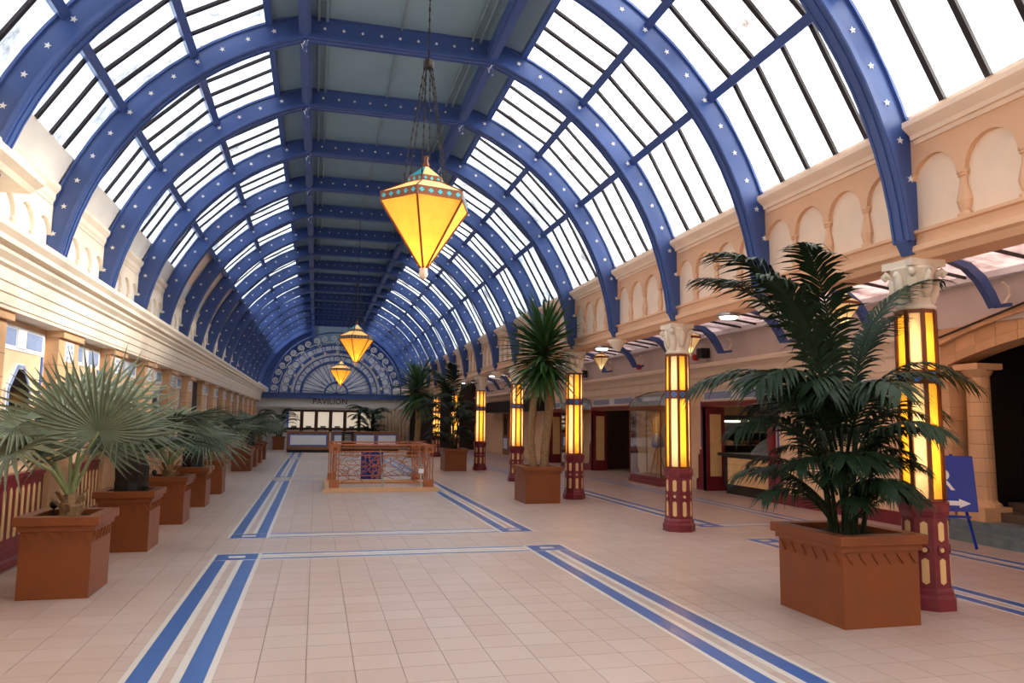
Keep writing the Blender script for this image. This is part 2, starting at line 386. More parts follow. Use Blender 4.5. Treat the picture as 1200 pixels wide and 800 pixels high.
# ================================================================== CEILING (flat crown, purlins, soffit strips)
ZT = ZC+math.sqrt(ROUT**2-FH**2)
ce = ob('ceiling', MB().box(XC-FH, XC+FH, YN, YF, ZT-.02, ZT+.15), 'ceiling_panel'); tag(ce, 'dull grey-green flat ceiling strip along the crown of the vault', 'ceiling', kind='structure')
AT = math.radians(66.5)
for s in (-1, 1):
    x1, z1 = s*RG*math.cos(AT), ZC+RG*math.sin(AT)
    ob('soffit_panel', MB().prism([(XC+s*FH, ZT-.02), (XC+x1, z1-.02), (XC+x1, z1+.1), (XC+s*FH, ZT+.1)], YN, YF), 'ceiling_panel', ce)
    mbt = MB().bar((XC+s*FH, YN, ZT-.22), (XC+s*FH, YF, ZT-.22), .16, .18)
    mbt.bar((XC+s*FH, YN, ZT-.32), (XC+s*FH, YF, ZT-.32), .09, .03); ob('purlin', mbt, 'blue_paint', ce)
    ob('edge_beam', MB().bar((XC+x1, YN, z1-.03), (XC+x1, YF, z1-.03), .09, .12), 'blue_paint', ce)
    for d in (.18, .30): ob('conduit', MB().tube([(XC+s*(FH-d), YN, ZT-.05), (XC+s*(FH-d), YF, ZT-.05)], .022), 'pipe', ce)
for k in range(K0, K1):
    ob('batten', MB().box(XC-.015, XC+.015, RY(k)+.06, RY(k)+BAY-.06, ZT-.045, ZT-.02), 'pipe', ce)
    for s in (-1, 1):   # small cast drops where the purlins cross the ribs
        mb = MB().lathe([(.02, -.02), (.055, .0), (.035, .05), (.06, .09), (.03, .13), (.012, .17)], 6, 0)
        if k <= 6:
            m_ = 'blue_paint'
            o = ob('boss', MB().lathe([(.004, -.2), (.03, -.15), (.015, -.11), (.045, -.06), (.05, 0)], 6), m_, ce, (XC+s*FH, RY(k), ZT-.34))
            mb2 = MB()
            for q in range(5):
                a = q*1.25; mb2.bar((.03*math.cos(a), .03*math.sin(a), -.18+.03*q), (.05*math.cos(a+1), .05*math.sin(a+1), -.15+.035*q), .012, .012)
            ob('fairy_light', mb2, 'star_white', o)

# ================================================================== VAULT GLAZING
wn = [0]
def window(label):
    wn[0] += 1
    return thing('window_%d' % wn[0], label, 'window', kind='structure')
ROWS_R = [20.2, 37, 52, 66.5]; ROWS_L = [25.6, 37, 52, 66.5]
def gpt(s, deg, r=RG): a = math.radians(deg); return Vector((XC+s*r*math.cos(a), 0, ZC+r*math.sin(a)))
pane_cache = {}
def pane_mesh(s, a0, a1, w, mt='skylight_glass'):
    key = (s, a0, a1, round(w, 3), mt)
    if key in pane_cache: return pane_cache[key]
    p, q = gpt(s, a0), gpt(s, a1); d = (q-p).normalized(); n = Vector((d.z, 0, -d.x))*.004
    y = Vector((0, w, 0))
    m = MB().add([p-n, q-n, q-n+y, p-n+y, p+n, q+n, q+n+y, p+n+y], [(0,3,2,1),(4,5,6,7),(0,1,5,4),(1,2,6,5),(2,3,7,6),(3,0,4,7)]).mesh('pane', mt)
    m.materials.append(M['clear_pane'])
    for i_, p_ in enumerate(m.polygons): p_.material_index = 0 if i_ == (0 if s > 0 else 1) else 1     # frosting on the room face only
    pane_cache[key] = m; return m
bar_cache = {}
def bar_mesh(s, a0, a1):
    if (s, a0, a1) not in bar_cache:
        bar_cache[(s, a0, a1)] = MB().bar(gpt(s, a0, RG-.02), gpt(s, a1, RG-.02), .035, .06, (0, 1, 0)).mesh('glazing_bar', 'bar_dark')
    return bar_cache[(s, a0, a1)]
for s in (-1, 1):
    rows = ROWS_L if s < 0 else ROWS_R
    side = 'left' if s < 0 else 'right'
    for k in range(K0, K1):
        wd = window('frosted skylight bay on the %s slope, %s from the viewer' % (side, ORD[k-K0]))
        y0 = RY(k); pw = BAY/5
        det = k < 7
        mbp = MB(); mbb = MB(); mbl = MB()
        for ri in range(3):
            a0, a1 = rows[ri], rows[ri+1]
            solid = (s < 0 and ri == 0 and k >= 5)
            if solid:
                ob('blank_panel', MB().add([gpt(s, a0), gpt(s, a1), gpt(s, a1)+Vector((0, BAY, 0)), gpt(s, a0)+Vector((0, BAY, 0)), gpt(s, a0, RG+.05), gpt(s, a1, RG+.05), gpt(s, a1, RG+.05)+Vector((0, BAY, 0)), gpt(s, a0, RG+.05)+Vector((0, BAY, 0))], [(0,3,2,1),(4,5,6,7),(0,1,5,4),(1,2,6,5),(2,3,7,6),(3,0,4,7)]), 'pale_plaster', wd, (0, y0, 0))
            for j in range(5):
                if det and not solid:
                    link('pane', pane_mesh(s, a0, a1, pw-.004), wd, (0, y0+j*pw+.002, 0))
                    if j: link('glazing_bar', bar_mesh(s, a0, a1), wd, (0, y0+j*pw, 0))
                elif not solid:
                    if j == 0: link('pane', pane_mesh(s, a0, a1, BAY-.004), wd, (0, y0+.002, 0))
                    else: mbb.bar(gpt(s, a0, RG-.02)+Vector((0, y0+j*pw, 0)), gpt(s, a1, RG-.02)+Vector((0, y0+j*pw, 0)), .035, .06, (0, 1, 0))
            if ri:
                p = gpt(s, a0, RG-.06); n_ = gpt(s, a0, RG)-gpt(s, a0, RG-1)
                ob('purlin', MB().bar((p.x, y0+.05, p.z), (p.x, y0+BAY-.05, p.z), .11, .13, n_), 'blue_paint', wd)
        if mbb.v: ob('glazing_bars', mbb, 'bar_dark', wd, kind='stuff')
    wd = window('long run of frosted skylight overhead on the %s slope behind the viewer' % side)
    for ri in range(3): link('pane', pane_mesh(s, rows[ri], rows[ri+1], RY(K0)-YN), wd, (0, YN, 0))
    ob('boarded_vault', MB().prism([(XC+s*a_*math.cos(math.radians(d_)), ZC+a_*math.sin(math.radians(d_))) for a_, ds in ((RG-.02, range(15, 76, 6)), (RG+.1, range(75, 14, -6))) for d_ in ds], RY(K1)-.05, YF), 'blue_paint', ce)
    for q_ in range(5): ob('boarded_rib', MB().prism([(XC+s*a_*math.cos(math.radians(d_)), ZC+a_*math.sin(math.radians(d_))) for a_, ds in ((RIN, range(12, 73, 5)), (ROUT, range(72, 11, -5))) for d_ in ds], RY(K1+q_)-.06, RY(K1+q_)+.06), 'blue_paint', ce)

# ================================================================== CLERESTORY FRIEZES
DF = 4.40     # frieze face distance from the vault axis
def PX(s, d): return XC+s*d
ZN0, ZSP, ZTOP = 3.44, 3.86, 4.32
P4 = BAY/4; AH = P4/2-.045
def spandrel(s):
    mb = MB(); n = 12
    for j in range(4):
        yc = (j+.5)*P4; yl = j*P4; yr = (j+1)*P4
        pts = [(yl, ZSP)]+[(yc-AH*math.cos(PI*i/n), ZSP+AH*math.sin(PI*i/n)) for i in range(n+1)]+[(yr, ZSP)]
        v = []; f = []
        for y, z in pts:
            v += [(PX(s, DF), y, z), (PX(s, DF), y, ZTOP), (PX(s, DF+.05), y, z)]
        for i in range(len(pts)-1):
            a, b = 3*i, 3*i+3
            f += [(a, b, b+1, a+1), (a, a+2, b+2, b)]
        mb.add(v, f)
    return mb.mesh('arch_spandrel', 'peach_plaster' if s > 0 else 'cream_stone', fix=False)
bal_prof = [(.075, 0), (.075, .035), (.045, .05), (.06, .09), (.078, .15), (.06, .22), (.038, .30), (.036, .36), (.06, .375), (.045, .385), (.065, .40), (.065, .42)]
walls = {}
for s in (-1, 1):
    pl, pp = ('cream_stone', 'white_plaster') if s < 0 else ('peach_plaster', 'pale_plaster')
    nm = 'wall_clerestory_left' if s < 0 else 'wall_clerestory_right'
    z0 = 3.2
    wl = ob(nm, MB().prism([(PX(s, DF+.05), z0+.02), (PX(s, DF+.4), z0+.02), (PX(s, DF+.4), 4.5), (PX(s, DF+.05), 4.5)], YN, YF), pp)
    tag(wl, 'cream frieze of blind arches above the left wall' if s < 0 else 'peach frieze of blind arches carried by the lantern columns', 'wall', kind='structure')
    walls[s] = wl
    # lower moulding (beam front and soffit)
    if s > 0:
        prof = [(DF+.05, 3.44), (DF-.03, 3.44), (DF-.03, 3.41), (DF, 3.40), (DF, 3.31), (DF-.04, 3.29), (DF-.05, 3.24), (DF-.01, 3.22), (DF+.03, 3.16), (DF+.34, 3.16), (DF+.38, 3.22), (DF+.42, 3.24), (DF+.42, 3.44)]
    else:
        prof = [(DF+.05, 3.44), (DF-.03, 3.44), (DF-.03, 3.40), (DF, 3.39), (DF, 3.25), (DF+.05, 3.25)]
    ob('frieze_base', MB().prism([(PX(s, d), z) for d, z in prof], YN, YF), pl, wl)
    prof = [(DF+.06, 4.26), (DF-.02, 4.26), (DF-.03, 4.30), (DF-.06, 4.33), (DF-.07, 4.40), (DF-.13, 4.45), (DF-.15, 4.47), (DF-.15, 4.52), (DF+.05, 4.60), (DF+.10, 4.60)]
    if s > 0: prof = [(d, z+(-.06 if z > 4.35 else (-.03 if z > 4.31 else 0))) for d, z in prof]
    else: prof = [(DF+(d-DF)*.6, z+.05) for d, z in prof]
    # the cornice breaks at every rib
    cm = MB().prism([(PX(s, d), z) for d, z in prof], .12, BAY-.12).mesh('cornice', 'cream_stone' if s < 0 else 'pale_plaster')
    sm = spandrel(s)
    bm_ = MB().lathe([(r, z+ZN0) for r, z in bal_prof], 8, PI/8, (PX(s, DF+.03), 0), .55, 1).mesh('baluster', pl, smooth=False)
    for k in range(K0, K1):
        link('cornice', cm, wl, (0, RY(k), 0)); link('arch_spandrel', sm, wl, (0, RY(k), 0))
        for j in range(1, 4): link('baluster', bm_, wl, (0, RY(k)+j*P4, 0))
    ob('cornice_core', MB().prism([(PX(s, DF+.02), 4.27), (PX(s, DF+.3), 4.27), (PX(s, DF+.3), 4.52), (PX(s, DF+.02), 4.5)], YN, YF), pl, wl)
# plaster slope under the left glass
g0 = gpt(-1, 25.6)
ob('sloping_panel', MB().prism([(PX(-1, DF-.02), 4.56), (g0.x+.02, g0.z-.01), (g0.x-.15, g0.z+.02), (PX(-1, DF+.4), 4.5)], YN, YF), 'white_plaster', walls[-1])
g1 = gpt(1, 20.2)
ob('glass_sill', MB().prism([(PX(1, DF-.02), 4.50), (g1.x, g1.z+.01), (g1.x+.2, g1.z+.02), (PX(1, DF+.4), 4.5)], YN, YF), 'pale_plaster', walls[1])
# broken-forward cornice block at the near left
ob('projecting_cornice', MB().prism([(-3.45, 4.02), (-3.1, 4.02), (-3.06, 4.07), (-2.98, 4.12), (-2.98, 4.2), (-3.08, 4.25), (-3.1, 4.33), (-3.45, 4.33)], YN, 9.15), 'cream_stone', walls[-1])

# ================================================================== LEFT WALL
XW = -3.25
wlm = MB().box(-3.6, XW, YN, 44.5, 0, 3.3)
wl = ob('wall_left', wlm, 'sand_wall'); tag(wl, 'warm tiled left wall with pilasters, dado and deep cream entablature', 'wall', kind='structure')
prof = [(-3.55, 2.66), (-3.0, 2.66), (-3.0, 2.70), (-2.985, 2.70), (-2.985, 2.80), (-2.965, 2.81), (-2.965, 2.90), (-2.945, 2.91), (-2.945, 3.03), (-2.90, 3.05), (-2.90, 3.08), (-2.84, 3.13), (-2.84, 3.17), (-2.77, 3.19), (-2.77, 3.24), (-2.72, 3.29), (-2.72, 3.345), (-2.76, 3.36), (-3.5, 3.37)]
ob('entablature', MB().prism(prof, YN, 44.2), 'cream_stone', wl)
pil_me = MB().box(XW-.02, -3.1, -.4, .4, .98, 2.6).mesh('pilaster', 'sand_tile')
pj_me = None
cap_me = MB().box(XW, -3.04, -.43, .43, 2.58, 2.67).mesh('pilaster_cap', 'sand_tile')
orn = MB().box(-3.1, -3.09, -.17, .17, 2.3, 2.55).mesh('ornament_tile', 'white_tile')
orn2 = MB()
for a, b in ((-.11, 0), (.11, 0), (-.06, .07), (.06, .07), (-.06, -.07), (.06, -.07), (0, 0)): orn2.box(-3.092, -3.086, a-.03, a+.03, 2.425+b-.02, 2.425+b+.02)
orn2 = orn2.mesh('ornament_relief', 'blue_grey_tile')
pb = MB().prism([(XW, 0), (-3.02, 0), (-3.02, .10), (-3.06, .12), (-3.06, .2), (-3.1, .22), (-3.1, .98), (XW, .98)], -.4, .4).mesh('pilaster_base', 'sand_tile')
slot = MB().prism([(-.035, .30), (.035, .30), (.035, .80), (0, .84), (-.035, .80)], 0, .012, 'x').mesh('slot_tile', 'cream_tile')
dado_me = MB().prism([(XW, 0), (-3.09, 0), (-3.09, .08), (-3.12, .10), (-3.12, .18), (-3.16, .20), (-3.16, .93), (-3.13, .94), (-3.13, .98), (XW, .98)], .4, BAY-.4).mesh('dado', 'burgundy')
joint_me = MB()
for z in (1.32, 1.66, 2.0, 2.24): joint_me.box(-3.101, -3.0985, -.4, .4, z, z+.006).box(-3.25, -3.1, -.4015, -.4, z, z+.006)
joint_me = joint_me.mesh('tile_joint', 'joint')
def panel_top(parent, y0, y1, detail=True):
    L = y1-y0
    ob('frieze_surround', MB().box(XW, XW+.012, y0+.06, y1-.06, 2.33, 2.6), 'white_tile', parent)
    for a, b in ((.1, .40), (.60, .9)): ob('frieze_tile', MB().box(XW, XW+.02, y0+a*L, y0+b*L, 2.38, 2.56), 'blue_grey_tile', parent)
    ob('frieze_ornament', MB().box(XW, XW+.025, y0+.42*L, y0+.58*L, 2.36, 2.58), 'white_tile', parent)
    for sy in (.09, L-.09-.03): ob('border_tile', MB().box(XW, XW+.014, y0+sy, y0+sy+.05, 1.05, 2.32), 'blue_tile', parent)
for k in range(-2, 16):
    y = RY(k); door_bay = (k == 6)
    link('pilaster', pil_me, wl, (0, y, 0)); link('pilaster_cap', cap_me, wl, (0, y, 0)); link('pilaster_base', pb, wl, (0, y, 0))
    link('ornament_tile', orn, wl, (0, y, 0)); link('ornament_relief', orn2, wl, (0, y, 0)); link('tile_joints', joint_me, wl, (0, y, 0), kind='stuff')
    if door_bay:
        d = ob('door_1', MB().box(XW, XW+.03, y+.42, y+BAY-.42, 0, 2.6), 'dark_room'); tag(d, 'dark panel painted as a shaded doorway recess in the left wall between two pilasters', 'door', kind='structure')  # flat slab, the shade of a doorway recess put into its dark colour
        continue
    link('dado', dado_me, wl, (0, y, 0))
    for j in range(9): link('slot_tile', slot, wl, (-3.164, y+.52+j*.175, 0))
    panel_top(wl, y+.4, y+BAY-.4)
# elongated octagonal mirrors in the bays
def wall_mirror(y, lab):
    t = thing('wall_mirror', lab, 'mirror', (XW, y, 1.15), group='octagonal mirrors on the left wall')
    def octo(w, h, c): return [(-w, c), (-w+c*.9, 0), (w-c*.9, 0), (w, c), (w, h-c), (w-c*.9, h), (-w+c*.9, h), (-w, h-c)]
    ob('frame', MB().prism([(a, b) for a, b in octo(.36, 1.04, .28)], 0.0, .03, 'x'), 'white_tile', t)
    ob('mirror_glass', MB().prism([(a, b+.06) for a, b in octo(.28, .92, .24)], .03, .04, 'x'), 'mirror', t)
    for q in range(8):
        pts = octo(.32, .98, .26); p = pts[q]; r = pts[(q+1) % 8]
        ob('frame_tile', MB().bar((.034, p[0], p[1]+.03), (.034, r[0], r[1]+.03), .03, .02, (1, 0, 0)), 'blue_grey_tile', t)
wall_mirror(RY(1)+BAY/2, 'octagonal mirror in white tile frame behind the nearest fan palm')
wall_mirror(RY(2)+BAY/2, 'octagonal mirror behind the dark cycad of the second left planter')
wall_mirror(RY(3)+BAY/2, 'octagonal mirror behind the third planter along the left wall')
wall_mirror(RY(4)+BAY/2, 'octagonal mirror behind the fourth planter along the left wall')

# ================================================================== LANTERN COLUMNS
OC = PI/8
def oct_panel(r, z0, z1, taper0, taper1, inset):
    # one flat face of an octagon whose normal is -Y, half width from apothem
    a0, a1 = r*taper0, r*taper1
    h0, h1 = a0*math.tan(OC)-inset, a1*math.tan(OC)-inset
    return MB().add([(-h0, -a0, z0), (h0, -a0, z0), (h1, -a1, z1), (-h1, -a1, z1), (-h0, -a0+.008, z0), (h0, -a0+.008, z0), (h1, -a1+.008, z1), (-h1, -a1+.008, z1)],
                    [(0,1,2,3),(7,6,5,4),(0,4,5,1),(1,5,6,2),(2,6,7,3),(3,7,4,0)])
def build_column():
    t = thing('lantern_column', '', 'column')
    c = math.cos(OC)
    prof = [(.225, 0), (.225, .10), (.205, .13), (.205, .16), (.19, .19), (.182, .80), (.195, .82), (.205, .86), (.205, .93), (.17, .945)]
    ob('base', MB().lathe([(r/c, z) for r, z in prof], 8, OC), 'burgundy', t)
    ap = .187
    for q in range(8):
        rot = Matrix.Rotation(q*PI/4, 4, 'Z')
        if 'cs' not in col_me:
            col_me['cs'] = MB().prism([(-.03, .24), (0, .22), (.03, .24), (.03, .43), (0, .45), (-.03, .43)], -.192, -.176).mesh('slot_tile', 'cream_tile')
            col_me['cs2'] = MB().prism([(-.03, .61), (0, .59), (.03, .61), (.03, .75), (0, .77), (-.03, .75)], -.189, -.172).mesh('slot_tile', 'cream_tile')
            col_me['rn'] = MB().prism([(.022*math.cos(i*PI/4), .52+.022*math.sin(i*PI/4)) for i in range(8)], -.194, -.175).mesh('roundel', 'cream_tile')
            col_me['rg'] = MB().tube([(.04*math.cos(i*PI/5), -.19, .52+.04*math.sin(i*PI/5)) for i in range(10)], .01, 5, True).mesh('roundel_ring', 'burgundy')
            col_me['lo'] = [oct_panel(.168, .96, 2.0, 1, .97, .018).mesh('glass_panel', g) for g in ('cream_glass', 'amber_glass')]
            col_me['up'] = [oct_panel(.168, 2.13, 2.66, .965, .94, .018).mesh('glass_panel', g) for g in ('cream_glass', 'amber_glass')]
            col_me['md'] = MB().prism([(.045*math.cos(i*PI/4), 2.065+.045*math.sin(i*PI/4)) for i in range(8)], -.176, -.166).mesh('medallion', 'medallion')
            x = MB()
            for sg in (-1, 1): x.bar((-.03, -.178, 2.065-sg*.03), (.03, -.178, 2.065+sg*.03), .008, .01, (0, 1, 0))
            col_me['mx'] = x.mesh('medallion_cross', 'bronze')
            R_ = .168/c
            col_me['ml'] = MB().bar((0, -R_, .945), (0, -R_*.938, 2.68), .036, .03, (0, 1, 0)).mesh('mullion', 'bronze')
        for key in ('cs', 'cs2', 'rn', 'rg'): link({'cs': 'slot_tile', 'cs2': 'slot_tile', 'rn': 'roundel', 'rg': 'roundel_ring'}[key], col_me[key], t, mtx=rot)
        link('glass_panel', col_me['lo'][(q+1) % 2], t, mtx=rot); link('glass_panel', col_me['up'][(q+1) % 2], t, mtx=rot)
        md = link('medallion', col_me['md'], t, mtx=rot); link('medallion_cross', col_me['mx'], md)
        link('mullion', col_me['ml'], t, mtx=Matrix.Rotation(q*PI/4+OC, 4, 'Z'))
    band_ = MB().lathe([(.172/c, 2.0), (.172/c, 2.13)], 8, OC); ob('band', band_, 'bronze', t)
    ob('lower_rim', MB().lathe([(.176/c, .94), (.176/c, .965)], 8, OC), 'bronze', t)
    ob('upper_rim', MB().lathe([(.165/c, 2.655), (.165/c, 2.69)], 8, OC), 'bronze', t)
    ob('lamp_tube', MB().tube([(0, 0, 1.1), (0, 0, 1.97)], .022, 6), 'tube_light', t)
    ob('lamp_tube', MB().tube([(0, 0, 2.16), (0, 0, 2.52)], .022, 6), 'tube_light', t)
    cap = ob('capital', MB().lathe([(.17, 2.69), (.18, 2.72), (.145, 2.75), (.14, 2.85), (.16, 2.95), (.175, 3.03), (.2, 3.07), (.2, 3.09)], 16), 'cream_stone', t, smooth=True)
    ob('abacus', MB().prism([(-.19, -.19), (-.08, -.165), (.08, -.165), (.19, -.19), (.165, -.08), (.165, .08), (.19, .19), (.08, .165), (-.08, .165), (-.19, .19), (-.165, .08), (-.165, -.08)], 3.09, 3.16, 'z'), 'cream_stone', cap)
    lf = MB().tube([(0, -.14, 2.77), (0, -.16, 2.87), (0, -.175, 2.96), (0, -.205, 3.0), (0, -.215, 2.97)], [.03, .05, .045, .035, .012], 6).mesh('acanthus_leaf', 'cream_stone', True)
    vo = MB().tube([(0, -.16, 2.96), (0, -.20, 3.03), (0, -.235, 3.055), (0, -.26, 3.03), (0, -.24, 3.0), (0, -.22, 3.02)], [.02, .028, .03, .028, .022, .016], 6).mesh('volute', 'cream_stone', True)
    for q in range(8):
        link('acanthus_leaf', lf, cap, mtx=Matrix.Rotation(q*PI/4, 4, 'Z') @ Matrix.Translation((0, 0, -.02 if q % 2 else .03)))
        if q % 2: link('volute', vo, cap, mtx=Matrix.Rotation(q*PI/4, 4, 'Z'))
    return t
col_me = {}
XCOL = 5.43
clab = ['lit lantern column nearest the viewer beside the big kentia planter', 'lit lantern column standing clear in front of the food counter', 'lit lantern column just right of the planter with the twin-trunk yucca',
        'lit lantern column just left of the yucca, half behind its planter', 'lit lantern column right of the far kentia planter', 'lit lantern column hidden behind the far kentia palm', 'farthest lit lantern column, left of the far kentia palm']
col0 = build_column(); col0['group'] = 'lantern columns'
for i in range(7):
    y = RY(2*i)
    if i == 0: col0.location = (XCOL, y, 0); col0['label'] = clab[0]
    else: dup(col0, (XCOL, y, 0), 0, clab[i])
# drop corbels between the columns and round soffit lamps
cm_ = MB().lathe([(.02, 2.96), (.07, 2.98), (.09, 3.03), (.13, 3.06), (.13, 3.09), (.19, 3.13), (.19, 3.165)], 12).mesh('corbel', 'cream_stone', True)
for i in range(7):
    o = link('drop_corbel', cm_, None, (XCOL, RY(2*i+1), 0)); tag(o, 'small cream drop corbel under the frieze beam, %s from the viewer' % ORD[i], 'corbel', 'drop corbels under the beam')
for i in range(6):
    t = thing('soffit_lamp', 'round white soffit lamp under the frieze beam, %s from the viewer' % ORD[i], 'lamp', (XCOL+.12, RY(2*i+1)+1.1, 3.16), group='soffit lamps under the beam')
    ob('lamp_rim', MB().lathe([(.14, -.05), (.15, -.03), (.15, 0)], 16), 'steel', t); ob('lamp_diffuser', MB().lathe([(.11, -.075), (.13, -.05)], 16), 'soffit_light', t)

# ================================================================== AISLE: ROOF
for k in range(-2, 16):
    wd = window('sloping tinted roof glass over the side aisle, bay %s from the viewer' % ORD[k+2])
    y0 = RY(k); n = 4
    def az(x): return 4.25+(x-5.75)/(9.2-5.75)*(3.8-4.25)
    for j in range(n):
        ya, yb = y0+j*BAY/n, y0+(j+1)*BAY/n
        ob('pane', MB().add([(5.75, ya+.003, az(5.75)), (9.2, ya+.003, az(9.2)), (9.2, yb-.003, az(9.2)), (5.75, yb-.003, az(5.75)), (5.75, ya+.003, az(5.75)+.01), (9.2, ya+.003, az(9.2)+.01), (9.2, yb-.003, az(9.2)+.01), (5.75, yb-.003, az(5.75)+.01)], [(0,3,2,1),(4,5,6,7),(0,1,5,4),(1,2,6,5),(2,3,7,6),(3,0,4,7)]), 'aisle_glass', wd)
        if j: ob('glazing_bar', MB().bar((5.75, ya, az(5.75)-.01), (9.2, ya, az(9.2)-.01), .035, .06), 'bar_dark', wd)
brk = MB()
bc = [(8.93, 3.24), (8.84, 3.40), (8.70, 3.60), (8.50, 3.76), (8.15, 3.87), (7.4, 3.95), (6.6, 4.03), (5.76, 4.12)]
bt = [(9.05, 3.29), (8.97, 3.46), (8.82, 3.68), (8.58, 3.85), (8.2, 3.91), (7.4, 4.02), (6.6, 4.12), (5.76, 4.235)]
brk.prism(bt+bc[::-1], -.05, .05); brk.bar((9.0, 0, 3.27), (9.26, 0, 3.31), .06, .05)
brk_me = brk.mesh('arm', 'blue_paint')
scr = MB().tube([(9.14, 0, 3.62), (9.24, 0, 3.55), (9.26, 0, 3.45), (9.2, 0, 3.38), (9.15, 0, 3.32)], .018, 5).mesh('scroll', 'cream_stone')
for k in range(0, 15):
    t = thing('aisle_bracket', 'blue bracket arm under the aisle roof, %s from the viewer' % ORD[k], 'bracket', (0, RY(k), 0), group='blue aisle brackets')
    link('arm', brk_me, t); link('scroll', scr, t)

# ================================================================== RIGHT WALL
XR = 9.4
rw = MB()
OPEN = [(14.45, 17.1, 2.05), (21.8, 25.0, 2.05), (27.3, 30.0, 2.05)]
segs = [(9.75, 14.45), (17.1, 21.8), (25.0, 27.3), (30.0, 46.0)]
for a, b in segs: rw.box(XR, XR+.3, a, b, 0, 2.5)
for a, b, h in OPEN: rw.box(XR, XR+.3, a, b, h, 2.5)
rw.box(XR, XR+.3, 9.75, 46, 2.5, 3.85).box(XR, XR+.3, YN, 4.6, 0, 3.85).box(XR, XR+.3, 4.6, 9.75, 3.3, 3.85)
wr = ob('wall_right', rw, 'sand_wall'); tag(wr, 'tiled side aisle wall on the right with shop openings', 'wall', kind='structure')
prof = [(XR+.05, 2.46), (XR-.04, 2.46), (XR-.05, 2.52), (XR-.08, 2.54), (XR-.10, 2.74), (XR-.14, 2.78), (XR-.16, 2.9), (XR-.26, 2.98), (XR-.32, 3.0), (XR-.32, 3.07), (XR-.2, 3.12), (XR+.05, 3.14)]
ob('cornice', MB().prism(prof, 9.75, 46), 'cream_stone', wr)
ob('attic_panel', MB().prism([(XR-.06, 3.12), (XR+.02, 3.12), (XR+.02, 3.72), (XR-.12, 3.72), (XR-.10, 3.5)], YN, 46), 'grey_plaster', wr)
ob('gutter', MB().prism([(XR-.26, 3.72), (XR, 3.72), (XR, 3.85), (XR-.26, 3.82)], YN, 46), 'white_tile', wr)
# burgundy door surrounds, reveals and frieze tiles
def surround(a, b, h):
    ob('door_head', MB().box(XR-.06, XR+.02, a-.22, b+.22, h, h+.12), 'burgundy', wr)
    for y0, y1, sg in ((a-.22, a, -1), (b, b+.22, 1)):
        ob('door_jamb', MB().box(XR-.06, XR+.3, y0, y1, 0, h), 'burgundy', wr)
    # splayed far reveal with a cream panel facing the viewer
    ob('reveal', MB().prism([(XR-.06, b-.02), (XR+.45, b-.02), (XR+.45, b+.15), (XR-.06, b+.15)], 0, h, 'z'), 'burgundy', wr)
    ob('reveal_panel', MB().box(XR+.04, XR+.34, b-.035, b-.018, .35, h-.18), 'cream_tile', wr)
    ob('step_dado', MB().prism([(a-.55, 0), (a-.22, 0), (a-.22, 1.0), (a-.36, 1.0), (a-.36, .88), (a-.44, .88), (a-.44, .3), (a-.55, .25)], XR-.04, XR, 'x'), 'burgundy', wr)
    ob('step_dado', MB().prism([(b+.55, 0), (b+.22, 0), (b+.22, 1.0), (b+.36, 1.0), (b+.36, .88), (b+.44, .88), (b+.44, .3), (b+.55, .25)], XR-.04, XR, 'x'), 'burgundy', wr)
    L = b-a+.44; y0 = a-.22
    ob('frieze_surround', MB().box(XR-.012, XR, y0, y0+L, 2.2, 2.45), 'white_tile', wr)
    for f0, f1 in ((.03, .44), (.56, .97)): ob('frieze_tile', MB().box(XR-.02, XR, y0+f0*L, y0+f1*L, 2.24, 2.41), 'blue_grey_tile', wr)
    ob('frieze_ornament', MB().box(XR-.025, XR, y0+.46*L, y0+.54*L, 2.23, 2.42), 'white_tile', wr)
    for yy in (a-.34, b+.30): ob('border_tile', MB().box(XR-.014, XR, yy, yy+.05, 1.05, 2.2), 'blue_tile', wr)
for a, b, h in OPEN: surround(a, b, h)
for a, b in ((10.3, 13.6), (30.6, 34.5)):
    ob('frieze_surround', MB().box(XR-.012, XR, a, b, 2.2, 2.45), 'white_tile', wr); ob('frieze_tile', MB().box(XR-.02, XR, a+.1, b-.1, 2.24, 2.41), 'blue_grey_tile', wr)
ob('skirting', MB().box(XR-.05, XR, 9.75, 14.2, 0, .22), 'burgundy', wr)
ob('wall_panel_frame', MB().box(XR-.03, XR, 12.55, 12.65, .3, 2.1), 'wood_dark', wr); ob('wall_panel_frame', MB().box(XR-.03, XR, 13.35, 13.45, .3, 2.1), 'wood_dark', wr)
# shop rooms
for i, (a, b, h) in enumerate(OPEN):
    r = MB(); x0, x1 = XR+.3, XR+3.2
    r.box(x1, x1+.1, a-.8, b+.8, 0, 2.6).box(x0, x1, a-.9, a-.8, 0, 2.6).box(x0, x1, b+.8, b+.9, 0, 2.6).box(x0, x1, a-.8, b+.8, 2.5, 2.6)
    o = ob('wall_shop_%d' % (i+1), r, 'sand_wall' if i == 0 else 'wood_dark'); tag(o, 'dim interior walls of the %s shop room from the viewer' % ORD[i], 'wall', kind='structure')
    t = thing('shop_lamp', 'small warm ceiling lamp inside the %s shop from the viewer' % ORD[i], 'lamp', (XR+1.6, (a+b)/2, 2.5), group='ceiling lamps in the shops')
    ob('lamp_rim', MB().lathe([(.14, -.03), (.15, 0)], 12), 'steel', t); ob('lamp_diffuser', MB().lathe([(.12, -.04), (.12, -.03)], 12), 'shop_light', t)

